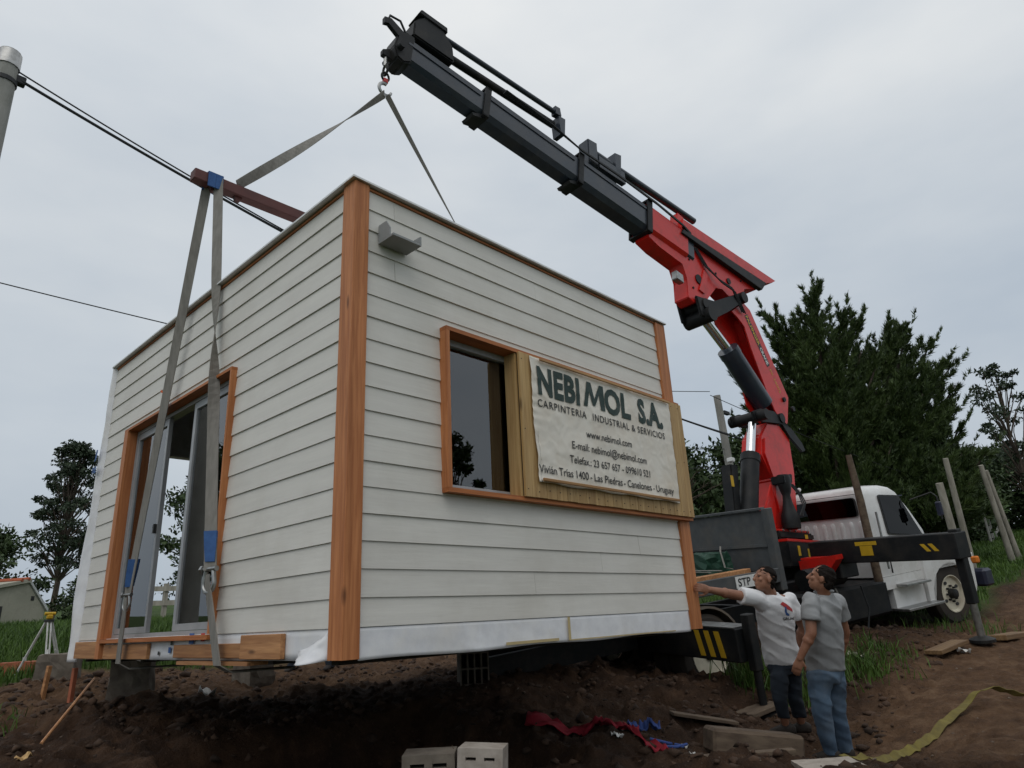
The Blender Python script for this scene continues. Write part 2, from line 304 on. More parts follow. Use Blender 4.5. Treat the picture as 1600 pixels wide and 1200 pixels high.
M['shirtwhite'] = mat('white_cotton', (0.80, 0.80, 0.81), (0.74, 0.74, 0.75), rough=0.9, scale=4, bump=0.012, bscale=5.5)
M['shirtgrey'] = mat('grey_cotton', (0.33, 0.335, 0.34), (0.27, 0.275, 0.28), rough=0.9, scale=4, bump=0.012, bscale=5.0)
M['denim'] = mat('blue_denim', (0.10, 0.155, 0.225), (0.055, 0.09, 0.14), rough=0.9, scale=5, bump=0.010, bscale=6, dirt=(0.16, 0.19, 0.22), dirt_scale=4, dirt_amt=0.5)
M['navy'] = mat('dark_navy_cloth', (0.022, 0.030, 0.042), (0.014, 0.019, 0.027), rough=0.9, scale=5, bump=0.010, bscale=6)
M['shoe'] = mat('dark_shoe', (0.03, 0.022, 0.017), (0.018, 0.014, 0.011), rough=0.7)
M['cypress'] = leaf_mat('cypress_foliage', (0.013, 0.028, 0.008), (0.075, 0.112, 0.030))
M['broad'] = leaf_mat('broadleaf_foliage', (0.014, 0.028, 0.010), (0.062, 0.095, 0.032))
M['euca'] = leaf_mat('eucalyptus_foliage', (0.020, 0.034, 0.020), (0.06, 0.082, 0.045))
M['grass'] = leaf_mat('grass_blades', (0.026, 0.058, 0.010), (0.088, 0.155, 0.026))
M['banana'] = leaf_mat('banana_leaf', (0.04, 0.085, 0.02), (0.10, 0.17, 0.045))

# ================================================================= ground
CP = np.array([(-0.55,3.24,-0.70),(0.17,2.19,-0.78),(0.81,1.52,-0.95),(2.02,0.12,-1.05),(3.22,-0.47,-0.98),(3.72,-1.47,-1.0),(4.2,-2.13,-0.97),
 (0.25,4.74,-0.43),(0.46,6.73,-0.28),(-0.02,7.54,-0.25),(0.8,9.58,0.11),(1.74,13.83,0.39),(0.75,11.89,0.24),(3.72,23.99,0.54),(11.8,72.2,3.2),
 (0.56,3.21,-0.62),(0.74,5.27,-0.38),(3.26,6.48,-0.48),(4.54,5.9,-0.47),(2.98,3.75,-0.58),(3.63,2.96,-0.52),(5.31,2.76,-0.50),(2.94,1.23,-0.92),
 (6.7,1.72,-0.78),(5.74,0.83,-0.72),(5.62,0.52,-0.97),(4.95,-0.15,-1.05),(4.83,-0.62,-1.17),(11.84,-0.18,-0.24),(8.42,0.17,-0.40),(8.46,-0.59,-0.46),
 (8.91,-1.09,-0.42),(9.89,-1.34,-0.44),(12.99,-0.91,-0.18),(19.1,-0.1,0.56),(30.2,1.34,1.91),(42.5,2.96,3.2),(6.99,-0.44,-0.75),(5.81,-1.46,-0.82),(5.93,-1.9,-0.80),
 (13,3.2,0.05),(20,6,1.2),(30,12,2.2),(15,16,0.9),(-2.2,-3.4,-1.30),(0,-2,-1.25),(1,-4,-1.3),(5,-6,-1.1),(12,-8,-0.6),(30,-10,1.2),(-5,2,-0.9),(-6,8,-0.2),(-6,-6,-1.4),
 (0,-30,-1.5),(-30,0,-0.8),(-20,30,0.6),(30,-40,0.0),(60,60,4.0),(90,0,4.0),(0,110,3.5),(-90,0,0),(0,-90,-1),(-80,80,1),(80,-80,1),(-80,-80,-1),(100,90,4.5)], float)
def _tps(r2): return np.where(r2 > 1e-9, 0.5*r2*np.log(r2+1e-12), 0)
_n = len(CP); _d2 = ((CP[:, None, :2]-CP[None, :, :2])**2).sum(-1)
_A = np.zeros((_n+3, _n+3)); _A[:_n, :_n] = _tps(_d2) + np.eye(_n)*0.02; _A[:_n, _n] = 1; _A[:_n, _n+1:] = CP[:, :2]; _A[_n:, :_n] = _A[:_n, _n:].T
_w = np.linalg.solve(_A, np.concatenate([CP[:, 2], [0, 0, 0]]))
def ground_base(x, y):
    x = np.asarray(x, float); y = np.asarray(y, float); s = _w[_n] + _w[_n+1]*x + _w[_n+2]*y
    for i in range(_n): s = s + _w[i]*_tps((x-CP[i, 0])**2+(y-CP[i, 1])**2)
    rr = np.sqrt((x-4)**2+(y-2)**2); t = np.clip((rr-90)/60, 0, 1)
    return s*(1-t) + 3.0*t
def smooth01(t): t = np.clip(t, 0, 1); return t*t*(3-2*t)
def soil_mask(x, y):
    # churned earth of the building plot: in front of, under and just behind the cabin, and round the truck
    d = np.maximum(np.abs((x-4.2)/7.8), np.abs((y-1.8)/5.6)) + 0.12*fbm(x*0.7, y*0.7, 3, 5)
    m = 1-smooth01((d-0.9)/0.2)
    path = 1-smooth01((np.abs(y+1.5+0.035*(x-9)**1.0-fbm(x*0.3, y*0, 2, 9)*0.6)-1.3)/0.7)     # worn track past the truck
    path = np.where(x > 5, path, 0)*(1-smooth01((x-26)/10))
    return np.clip(np.maximum(m, path), 0, 1)
def ground_z(x, y, fine=True):
    x = np.asarray(x, float); y = np.asarray(y, float); z = ground_base(x, y)
    if fine:
        m = soil_mask(x, y); fade = 1/(1+np.maximum(np.hypot(x-4, y-2)-14, 0)/6)
        rough = 0.35+0.65*smooth01((vnoise(x*0.6+3, y*0.6, 17)-0.25)/0.5)
        calm = 1-0.75*smooth01((x-4.0)/1.5)*smooth01((-y-0.5)/0.8)          # trodden earth on the right is flatter
        ridged = 1-2*np.abs(fbm(x*2.3, y*2.3, 3, 41))
        z = z + m*fade*rough*calm*(0.12*fbm(x*1.6, y*1.6, 4, 3) + 0.06*(ridged-0.4) + 0.085*fbm(x*5.3, y*5.3, 4, 21, 0.62))
        z = z + fade*(1-m)*0.06*fbm(x*0.9, y*0.9, 3, 33) + fade*m*(0.35+0.65*calm)*0.050*fbm(x*15, y*15, 2, 51)
    mound = np.exp(-(((x-7.6)/2.2)**2+((y-0.15-0.0*(x-7.6))/0.75)**2)); z = z+mound*(0.10+0.16*fbm(x*1.9, y*1.9, 4, 66, 0.6)+0.08*(0.5-np.abs(fbm(x*3.1, y*3.1, 3, 67))))
    pit = 1-smooth01((np.maximum(np.abs((x-1.45)/1.40), np.abs((y-1.75)/1.15))+0.10*fbm(x*1.7, y*1.7, 3, 88)-0.82)/0.22)   # hollow added to deepen the shade under the cabin
    z = z-0.42*pit
    return z
def gz(x, y): return float(ground_z(np.array([x]), np.array([y]))[0])
def axis(c0, lo, hi, step, far, grow=1.16):
    a = list(np.arange(lo, hi, step)); s = step; v = a[-1]
    while v < far: s *= grow; v += s; a.append(v)
    s = step; v = lo; b = []
    while v > -far: s *= grow; v -= s; b.append(v)
    return np.array(b[::-1]+a)
gx = axis(0, -1.6, 11.0, 0.042, 420); gy = axis(0, -2.6, 8.4, 0.042, 420)
GX, GY = np.meshgrid(gx, gy, indexing='ij'); GZ = ground_z(GX.ravel(), GY.ravel())
V = np.stack([GX.ravel(), GY.ravel(), GZ], 1); nx, ny = len(gx), len(gy)
idx = np.arange(nx*ny).reshape(nx, ny)
F = np.stack([idx[:-1, :-1].ravel(), idx[1:, :-1].ravel(), idx[1:, 1:].ravel(), idx[:-1, 1:].ravel()], 1)
me = fast_mesh('ground', V, F); me.polygons.foreach_set('use_smooth', np.ones(len(F), bool))
at_ = me.attributes.new('soil', 'FLOAT', 'POINT'); at_.data.foreach_set('value', soil_mask(GX.ravel(), GY.ravel()).astype(np.float32))
lit_trodden = np.clip(smooth01((GX.ravel()-3.6)/1.4)*smooth01((-GY.ravel()-0.1)/0.9) + 0.75*smooth01((GY.ravel()-3.9)/1.2) + 0.25*fbm(GX.ravel()*0.8, GY.ravel()*0.8, 3, 61), 0, 1)  # trodden earth at right, and earth painted paler where lit behind the cabin
at_ = me.attributes.new('dry', 'FLOAT', 'POINT'); at_.data.foreach_set('value', lit_trodden.astype(np.float32))
gm, t, b = new_mat('soil_and_grass'); L_ = t.links.new
tc = N(t, 'ShaderNodeTexCoord')
def noise(scale, detail=6, rough=0.6):
    n_ = N(t, 'ShaderNodeTexNoise'); n_.inputs['Scale'].default_value = scale; n_.inputs['Detail'].default_value = detail; n_.inputs['Roughness'].default_value = rough; L_(tc.outputs['Object'], n_.inputs['Vector']); return n_
def ramp(inp, stops):
    r_ = N(t, 'ShaderNodeValToRGB'); cr_ = r_.color_ramp
    cr_.elements[0].position, cr_.elements[0].color = stops[0][0], (*stops[0][1], 1); cr_.elements[1].position, cr_.elements[1].color = stops[-1][0], (*stops[-1][1], 1)
    for p_, c_ in stops[1:-1]: e_ = cr_.elements.new(p_); e_.color = (*c_, 1)
    L_(inp, r_.inputs[0]); return r_
def mixc(f, a, b2):
    m_ = N(t, 'ShaderNodeMix', data_type='RGBA'); L_(f, m_.inputs['Factor']); L_(a, m_.inputs['A']); L_(b2, m_.inputs['B']); return m_.outputs['Result']
dark_soil = ramp(noise(3.2).outputs['Fac'], [(0.3, (0.020, 0.011, 0.007)), (0.55, (0.056, 0.030, 0.017)), (0.75, (0.115, 0.064, 0.036))])
dry = ramp(noise(4.5, 8, 0.7).outputs['Fac'], [(0.3, (0.062, 0.034, 0.019)), (0.5, (0.125, 0.070, 0.038)), (0.72, (0.21, 0.130, 0.076))])  # paler tones for trodden earth, also painted onto the lit earth
grs = ramp(noise(1.1, 6).outputs['Fac'], [(0.3, (0.024, 0.045, 0.010)), (0.55, (0.052, 0.088, 0.018)), (0.75, (0.085, 0.11, 0.03))])
a1 = N(t, 'ShaderNodeAttribute', attribute_name='dry'); a2 = N(t, 'ShaderNodeAttribute', attribute_name='soil')
s1 = mixc(a1.outputs['Fac'], dark_soil.outputs[0], dry.outputs[0])
peb = ramp(noise(38, 3, 0.7).outputs['Fac'], [(0.60, (0, 0, 0)), (0.74, (0.55, 0.55, 0.55))])
pc = N(t, 'ShaderNodeRGB'); pc.outputs[0].default_value = (0.15, 0.105, 0.075, 1)
s1 = mixc(peb.outputs[0], s1, pc.outputs[0])
L_(mixc(a2.outputs['Fac'], grs.outputs[0], s1), b.inputs['Base Color'])
b.inputs['Roughness'].default_value = 0.92; b.inputs['Specular IOR Level'].default_value = 0.2
bn = N(t, 'ShaderNodeBump'); bn.inputs['Distance'].default_value = 0.045; bn.inputs['Strength'].default_value = 1.0
L_(noise(30, 8, 0.7).outputs['Fac'], bn.inputs['Height']); L_(bn.outputs[0], b.inputs['Normal'])
tag(link('ground', me, gm), kind='structure')

# loose clods of earth and stones on the plot: too many to count
icos = []
for s_ in range(5):
    bm = B(); bmesh.ops.create_icosphere(bm, subdivisions=1, radius=1.0)
    rr = random.Random(s_)
    for v in bm.verts: v.co = v.co*rr.uniform(0.5, 1.25)+Vector((rr.uniform(-.2, .2), rr.uniform(-.2, .2), 0))
    icos.append((np.array([v.co[:] for v in bm.verts]), np.array([[v.index for v in f_.verts] for f_ in bm.faces]))); bm.free()
def scatter_lumps(name, n, area, smin, smax, material, label, cat, seed, flat=0.7, power=2.2, avoid=None):
    rg = np.random.default_rng(seed); Vs = []; Fs = []; off = 0
    xs = rg.uniform(area[0], area[1], n); ys = rg.uniform(area[2], area[3], n)
    keep = (soil_mask(xs, ys) > 0.5) & (vnoise(xs*1.1, ys*1.1, seed) > rg.uniform(0.1, 0.75, n))
    if avoid is not None: keep &= ~avoid(xs, ys)
    xs, ys = xs[keep], ys[keep]; zs = ground_z(xs, ys)
    for x_, y_, z_ in zip(xs, ys, zs):
        v0, f0 = icos[rg.integers(0, 5)]
        s_ = smin + (smax-smin)*rg.random()**power; a = rg.uniform(0, 6.28); ca, sa = math.cos(a), math.sin(a)
        sx, sy, sz_ = s_*rg.uniform(0.7, 1.3), s_*rg.uniform(0.7, 1.3), s_*rg.uniform(0.6, 1.2)*flat
        v_ = v0*[sx, sy, sz_]; v_ = np.stack([v_[:, 0]*ca-v_[:, 1]*sa+x_, v_[:, 0]*sa+v_[:, 1]*ca+y_, v_[:, 2]+z_-sz_*0.05], 1)
        Vs.append(v_); Fs.append(f0+off); off += len(v_)
    o = link(name, fast_mesh(name, np.concatenate(Vs), np.concatenate(Fs)), material)
    return tag(o, label, cat, kind='stuff')
M['clod'] = mat('earth_clod', (0.085, 0.048, 0.029), (0.024, 0.015, 0.010), rough=0.95, scale=2.2, bump=0.012, bscale=30)
M['stone'] = mat('pebble', (0.20, 0.155, 0.115), (0.085, 0.06, 0.043), rough=0.9, scale=3)
on_path = lambda xs, ys: (xs > 4.4) & (ys < -0.9)
scatter_lumps('soil_clods', 20000, (-1.2, 10.0, -1.6, 7.5), 0.006, 0.075, M['clod'], 'loose dark clods of dug earth strewn over the building plot', 'soil', 11, avoid=on_path, power=6.0)
scatter_lumps('gravel', 5000, (-1.0, 10.5, -3.0, 7.5), 0.004, 0.020, M['stone'], 'small pale stones scattered through the bare earth', 'gravel', 12, power=3, avoid=lambda xs, ys: (xs > -0.2) & (xs < 3.6) & (ys > 0) & (ys < 4))

# ================================================================= cabin
W, L, H = 3.7225, 4.6123, 3.0
ZB, EXP = 0.163, 0.1568
DY0, DY1, DZ0, DZ1 = 1.576, 3.932, 0.136, 2.127      # sliding door trim (outer)
WX0, WX1, WZ0, WZ1, WD = 0.699, 3.748, 0.96, 2.124, 0.085   # window box (outer)
cabin = thing('prefab_cabin', 'white clapboard prefab cabin with orange cedar trim hanging from the crane', 'cabin')
def proud(z, z0, z1):   # clapboard: thick at the bottom edge, thin at the top
    return 0.018 - 0.010*(z-z0)/(z1-z0)
def board(face, poly, z0, z1):
    bm = B()
    jit = random.uniform(-0.0012, 0.0012)
    if face == 'right': fn = lambda s, z, w: Vector((s, -proud(z, z0, z1)-jit if w else 0.004, z))
    else: fn = lambda s, z, w: Vector((-proud(z, z0, z1)-jit if w else 0.004, s, z))
    prism(bm, poly, fn, 0, 1); return obj('siding_board', bm, M['siding'], cabin)
for k in range(18):
    a = ZB+EXP*k; b_ = min(a+EXP+0.0, 2.985); d = random.uniform(-0.001, 0.001); a0 = a+0.0005
    s0, s1 = 0.082, 3.58
    if b_ <= WZ0 or a >= WZ1: P = [(s0, a0), (s1, a0), (s1, b_), (s0, b_)]
    elif a < WZ0: P = [(s0, a0), (s1, a0), (s1, WZ0), (WX0, WZ0), (WX0, b_), (s0, b_)]
    elif b_ > WZ1: P = [(s0, a0), (WX0, a0), (WX0, WZ1), (s1, WZ1), (s1, b_), (s0, b_)]
    else: P = [(s0, a0), (WX0, a0), (WX0, b_), (s0, b_)]
    J_ = {2: 2.35, 4: 1.1, 6: None, 14: 0.31, 15: 2.6, 16: 1.75, 17: 0.30, 1: 1.55, 3: 2.9}.get(k)
    if J_ and len(P) == 4:
        board('right', [(s0, a0), (J_-0.0012, a0), (J_-0.0012, b_), (s0, b_)], a, a+EXP); board('right', [(J_+0.0012, a0), (s1, a0), (s1, b_), (J_+0.0012, b_)], a, a+EXP)
    else: board('right', P, a, a+EXP)
    s0, s1 = 0.105, L
    if a >= DZ1: board('left', [(s0, a0), (s1, a0), (s1, b_), (s0, b_)], a, a+EXP)
    elif b_ > DZ1: board('left', [(s0, a0), (DY0, a0), (DY0, DZ1), (DY1, DZ1), (DY1, a0), (s1, a0), (s1, b_), (s0, b_)], a, a+EXP)
    else:
        board('left', [(s0, a0), (DY0, a0), (DY0, b_), (s0, b_)], a, a+EXP)
        board('left', [(DY1, a0), (s1, a0), (s1, b_), (DY1, b_)], a, a+EXP)
def part(name, m, parent=cabin, *boxes, bevel=0.0, smooth=False):
    bm = B()
    for q in boxes: bb(bm, *q, bevel=bevel)
    return obj(name, bm, M[m] if isinstance(m, str) else m, parent, smooth)
# corner posts: one solid post each, standing proud of the siding
bm = B(); prism(bm, [(-0.036, -0.036), (0.081, -0.036), (0.081, 0.0), (0.0, 0.0), (0.0, 0.104), (-0.036, 0.104)], lambda a, b2, w: Vector((a, b2, w)), 0.0, 2.997); bmesh.ops.bevel(bm, geom=[e_ for e_ in bm.edges if abs(e_.verts[0].co.z-e_.verts[1].co.z) > 1], offset=0.004, segments=1, affect='EDGES')
obj('corner_post', bm, M['cedar'], cabin)
bm = B(); prism(bm, [(3.582, -0.036), (3.75, -0.036), (3.75, 0.10), (3.7225, 0.10), (3.7225, 0.0), (3.582, 0.0)], lambda a, b2, w: Vector((a, b2, w)), 0.0, 2.985); obj('corner_post', bm, M['cedar'], cabin)
part('top_trim', 'cedar_x', cabin, (0.083, 3.58, -0.022, 0.0, 2.974, 2.990))
part('top_trim', 'cedar_y', cabin, (-0.022, 0.0, 0.106, L, 2.974, 2.990))
part('roof_flashing', 'flash', cabin, (-0.062, 3.77, -0.055, 0.03, 3.0, 3.014)); part('roof_flashing', 'flash', cabin, (-0.062, 0.03, 0.032, L+0.05, 3.0, 3.014))
part('roof_panel', 'flash', cabin, (0.032, 3.77, 0.032, L+0.05, 2.93, 3.010))
# wall shells behind the cladding
IN = 0.115
part('wall_panel', 'interior', cabin, (0.005, WX0+0.02, 0.006, IN, 0.0, 2.92), (WX0+0.02, WX1-0.2, 0.006, IN, 0.0, WZ0+0.02), (WX0+0.02, WX1-0.2, 0.006, IN, WZ1-0.02, 2.92), (WX1-0.2, W, 0.006, IN, 0.0, 2.92))
part('wall_panel', 'interior', cabin, (0.006, IN, IN+0.002, DY0+0.02, 0, 2.92), (0.006, IN, DY1-0.02, L-0.12, 0, 2.92), (0.006, IN, DY0+0.02, DY1-0.02, DZ1-0.02, 2.92), (0.006, IN, DY0+0.02, DY1-0.02, 0, DZ0))
part('wall_panel', 'wrap', cabin, (W-IN, W, IN+0.002, L-0.12, 0, 2.92))
part('wall_panel', 'wrap', cabin, (0.006, 0.16, L-0.115, L, 0, 2.92), (1.95, W, L-0.115, L, 0, 2.92), (0.162, 1.948, L-0.115, L, 2.062, 2.92), (0.162, 1.948, L-0.115, L, 0, 0.16))
part('back_door_frame', 'alu', cabin, (0.162, 0.20, L-0.09, L-0.03, 0.16, 2.06), (1.91, 1.948, L-0.09, L-0.03, 0.16, 2.06))
part('ceiling_board', 'interior', cabin, (IN+0.003, W-IN-0.003, IN+0.003, L-0.123, 2.62, 2.64))
part('floor', 'darkfloor', cabin, (0.0, W, 0.0, L, 0.006, 0.12))
for k in range(7): part('floor_joist', 'darkfloor', cabin, (0.03, W-0.03, 0.1+k*0.72, 0.16+k*0.72, -0.03, 0.004))
# house wrap strip under the siding, wrinkled
def sheet(name, m, fn, nu, nv, parent, smooth=True):
    bm = B(); g = [[bm.verts.new(fn(i/nu, j/nv)) for j in range(nv+1)] for i in range(nu+1)]
    for i in range(nu):
        for j in range(nv): bm.faces.new((g[i][j], g[i+1][j], g[i+1][j+1], g[i][j+1]))
    o = obj(name, bm, M[m], parent, 'all' if smooth else False, recalc=False)
    sd = o.modifiers.new('s', 'SOLIDIFY'); sd.thickness = 0.002; sd.offset = 0
    return o
def _h1(ix, iy, seed):
    h = (ix*374761393 + iy*668265263 + seed*974634777) & 0xFFFFFFFF
    h = ((h ^ (h >> 13))*1274126177) & 0xFFFFFFFF
    return ((h ^ (h >> 16)) & 0xFFFF)/65535.0
def fb1(x, y, sd, o_=3):                       # scalar version of fbm
    s = 0.0; a = 1.0; t_ = 0.0
    for i in range(o_):
        px, py = x*2**i, y*2**i; ix, iy = math.floor(px), math.floor(py); fx, fy = px-ix, py-iy; fx = fx*fx*(3-2*fx); fy = fy*fy*(3-2*fy)
        v = (_h1(ix, iy, sd+i)*(1-fx)+_h1(ix+1, iy, sd+i)*fx)*(1-fy)+(_h1(ix, iy+1, sd+i)*(1-fx)+_h1(ix+1, iy+1, sd+i)*fx)*fy
        s += a*(v-0.5); t_ += a; a *= 0.5
    return s/t_*2
def wrapR(u, v):
    s = 0.084+u*3.495; wr = max(0.0, fb1(s*4+v*1.2, v*1.1, 71, 2))*0.020*(1-v)*(0.3+0.7*max(0, math.sin(s*1.9-0.6)))
    return Vector((s, -0.010-wr-0.004*(1-v), -0.012+0.012*math.sin(s*5)*(1-v)*0.5+v*0.172))
sheet('house_wrap', 'wrap', wrapR, 160, 8, cabin)
def wrapL(u, v):
    s = 0.108+u*(L-0.11); wr = max(0.0, fb1(s*3, v, 73, 2))*0.010*(1-v)
    return Vector((-0.008-wr, s, -0.005+v*0.172))
sheet('house_wrap', 'wrap', wrapL, 60, 4, cabin)
# flap of loose wrap by the near corner
def flap(u, v):
    s = 0.11+u*0.33; return Vector((-0.014-0.10*(1-v)*math.sin(u*math.pi)**1.0-0.015*fb1(u*5, v*4, 77), s, -0.02*math.sin(u*3.1)+v*(0.16-0.11*u)))
sheet('loose_wrap_flap', 'wrap', flap, 14, 10, cabin)
# tape marks on the wrap
for (x0, x1, z0, z1) in ((1.86, 1.885, 0.0, 0.16), (1.22, 1.75, 0.004, 0.022), (1.88, 3.3, -0.002, 0.006)):
    part('tape', mat('yellowed_tape%d' % int(x0*100), (0.55, 0.43, 0.22), rough=0.6), cabin, (x0, x1, -0.031, -0.028, z0, z1))
# timber skirt pieces along the left face
for (y0, y1, z0, z1, th) in ((3.96, 4.60, 0.002, 0.150, 0.034), (2.73, 3.77, 0.0, 0.118, 0.03), (1.12, 2.2, 0.012, 0.10, 0.03), (0.60, 1.115, 0.004, 0.148, 0.036)):
    part('skirt_board', 'raw', cabin, (-0.012-th, -0.012, y0, y1, z0, z1), bevel=0.003)
part('skirt_board', 'raw', cabin, (-0.05, 0.2, 1.0, 2.1, -0.034, -0.010))
for (y0, z0, s_, m_) in ((2.52, 0.03, 0.03, 'ink'), (2.30, 0.045, 0.045, 'blueink'), (2.28, 0.10, 0.035, 'greenink'), (3.86, 0.06, 0.02, 'ink'), (1.9, 0.105, 0.08, 'blueink'), (1.72, 0.12, 0.06, 'redink')):
    part('printed_mark', m_, cabin, (-0.0225, -0.0205, y0, y0+s_, z0, z0+s_*0.9))
# loose wrap hanging down the far edge of the left face
def wrapE(u, v):
    z = 3.0-v*3.03; out_ = 0.075+0.015*math.sin(z*3)+0.10*smoothf((2.6-z)/0.9)+0.10*smoothf((1.6-z)/0.8)-0.10*smoothf((0.7-z)/0.7)+0.03*fb1(z*2.2, u*2, 81)
    y = L+0.004+u*out_
    return Vector((-0.006-0.055*math.sin(u*math.pi)*(0.6+0.5*fb1(z*1.7, 0.3, 83))-0.03*u, y, z))
def smoothf(t_): t_ = max(0, min(1, t_)); return t_*t_*(3-2*t_)
sheet('loose_wrap_edge', 'wrap', wrapE, 12, 90, cabin)
# ---- sliding door in the left face
dr = part('door_trim', 'cedar_y', cabin, (-0.060, 0.09, DY0, DY1, DZ1-0.024, DZ1))
part('door_trim', 'cedar', cabin, (-0.060, 0.09, DY0, DY0+0.024, DZ0+0.03, DZ1-0.025))
part('door_trim', 'cedar', cabin, (-0.060, 0.09, DY1-0.10, DY1, 0.0, DZ1-0.025))
part('door_trim', 'cedar_y', cabin, (-0.070, 0.09, DY0, DY1-0.101, DZ0-0.005, DZ0+0.028))
fy0, fy1, fz0, fz1 = DY0+0.026, DY1-0.102, DZ0+0.032, DZ1-0.027
part('door_frame', 'alu', cabin, (0.03, 0.11, fy0, fy0+0.03, fz0, fz1), (0.03, 0.11, fy1-0.03, fy1, fz0, fz1), (0.03, 0.11, fy0+0.031, fy1-0.031, fz1-0.035, fz1), (0.03, 0.11, fy0+0.031, fy1-0.031, fz0, fz0+0.03))
def sash(y0, y1, x_, st=0.04):
    z0, z1 = fz0+0.033, fz1-0.038
    s_ = part('door_sash', 'alu', cabin, (x_, x_+0.035, y0, y0+st, z0, z1), (x_, x_+0.035, y1-st, y1, z0, z1), (x_, x_+0.035, y0+st+0.001, y1-st-0.001, z1-0.06, z1), (x_, x_+0.035, y0+st+0.001, y1-st-0.001, z0, z0+0.05))
    part('glass_pane', 'glass', s_, (x_+0.016, x_+0.019, y0+st-0.006, y1-st+0.006, z0+0.045, z1-0.055)); return s_
sash(3.03, fy1-0.032, 0.036)
s2_ = sash(fy0+0.032, 2.47, 0.036, 0.05); sash(fy0+0.26, 2.40, 0.074)
part('door_latch', 'ink', s2_, (0.012, 0.035, 3.045, 3.075, 1.02, 1.10))
# ---- window box in the right face
yb = -WD
part('window_trim', 'cedar_x', cabin, (WX0, WX1, yb, 0.10, WZ1-0.030, WZ1)); part('window_trim', 'cedar_x', cabin, (WX0, WX1, yb, 0.10, WZ0, WZ0+0.030))
part('window_trim', 'cedar', cabin, (WX0, WX0+0.030, yb, 0.10, WZ0+0.031, WZ1-0.031)); part('window_trim', 'cedar', cabin, (WX1-0.03, WX1, yb+0.006, -0.038, WZ0+0.031, WZ1-0.031))
a0, a1, c0, c1 = WX0+0.032, 1.56, WZ0+0.032, WZ1-0.032
wf = part('window_frame', 'alu', cabin, (a0, a0+0.045, 0.04, 0.10, c0, c1), (a1-0.05, a1, 0.04, 0.10, c0, c1), (a0+0.046, a1-0.051, 0.04, 0.10, c1-0.045, c1), (a0+0.046, a1-0.051, 0.04, 0.10, c0, c0+0.045))
part('glass_pane', 'glass', wf, (a0+0.04, a1-0.045, 0.066, 0.070, c0+0.04, c1-0.04))
part('inner_stile', 'ink', wf, (1.33, 1.36, 0.074, 0.098, c0+0.046, c1-0.046))
# vertical planks boarding up the rest of the window box
px_ = 1.405; k = 0
part('side_plank', 'pine', cabin, (1.390, 1.412, -0.074, 0.036, WZ0+0.032, WZ1-0.032))
while px_ < WX1-0.02:
    w_ = 0.118 if k else 0.112; e_ = min(px_+w_-0.0025, WX1-0.004)
    dy = random.uniform(0, 0.003)
    o = part('plank', 'pine', cabin, (px_, e_, yb-0.020-dy, yb-0.001, WZ0+0.028+random.uniform(-.002, .002), WZ1-0.026), bevel=0.002); px_ += w_; k += 1
bm = B()
for zz in (WZ0+0.08, 1.5, WZ1-0.08):
    for q in range(20): bmesh.ops.create_cone(bm, cap_ends=True, segments=6, radius1=0.004, radius2=0.004, depth=0.004, matrix=Matrix.Translation((1.43+q*0.118, yb-0.0245, zz+random.uniform(-.01, .01))) @ Matrix.Rotation(R(90), 4, 'X'))
obj('nail_heads', bm, M['ink'], cabin)
# ---- wall lamp near the corner
lamp = part('wall_lamp', 'lampgrey', cabin, (0.145, 0.395, -0.215, -0.205, 2.585, 2.595))
lamp.data.materials.clear(); lamp.data.materials.append(M['lampgrey'])
bm = B(); X0, X1 = 0.165, 0.40
prism(bm, [(-0.024, 2.585), (-0.19, 2.585), (-0.19, 2.60), (-0.024, 2.60)], lambda a, b2, w: Vector((w, a, b2)), X0, X1)
prism(bm, [(-0.024, 2.601), (-0.15, 2.601), (-0.15, 2.66), (-0.11, 2.725), (-0.024, 2.725)], lambda a, b2, w: Vector((w, a, b2)), X0, X0+0.010)
prism(bm, [(-0.024, 2.601), (-0.19, 2.601), (-0.19, 2.655), (-0.024, 2.66)], lambda a, b2, w: Vector((w, a, b2)), X1-0.010, X1)
bb(bm, X0+0.012, X1-0.012, -0.034, -0.024, 2.602, 2.70)
bmesh.ops.recalc_face_normals(bm, faces=bm.faces[:]); bm.to_mesh(lamp.data); bm.free()

# ================================================================= banner
ban = thing('banner', 'white vinyl company banner with green lettering fixed over the boarded window', 'banner', (2.5, -0.12, 1.1))
BX0, BX1, BZ0, BZ1 = 1.505, 3.495, 1.10, 2.082
def ban_y(x, z):
    u = (x-BX0)/(BX1-BX0); v = (z-BZ0)/(BZ1-BZ0)
    y = 0.0035*math.sin((u*3.0+v*1.7)*6.0)*(0.4+u*(1-u)*2) + 0.003*math.sin((u*2-v*5)*5+1)*(1-v)
    y += 0.005*fb1(x*3.1+z*2.0, z*3.5-x*1.2, 91, 3) + 0.0035*(1-2*abs(fb1(x*5+z*7, z*4-x*5, 95, 2))) + 0.0022*(1-2*abs(fb1(x*14-z*9, z*11+x*6, 97, 2)))
    y += 0.004*math.exp(-u*26)*math.sin(v*60+3*math.sin(v*11)) + 0.002*math.exp(-(1-u)*26)*math.sin(v*52)
    y *= 0.6
    return -0.120-abs(y)*0.9-0.5*y
def ban_pt(x, z, lift=0.0): return Vector((x-2.5, ban_y(x, z)-lift+0.12, z-1.1))
def banf(u, v):
    x = BX0+u*(BX1-BX0); z = BZ0+v*(BZ1-BZ0)
    x += 0.012*math.sin(v*9)*(1-u)*0.6+(0.018*(1-v) if u < 0.02 else 0) - 0.03*u*(1-v) + 0.012*(1-v)
    z += 0.006*math.sin(u*23)*(1-v)*0.8
    return ban_pt(x, z)
sheet('banner_sheet', 'vinyl', banf, 180, 90, ban)
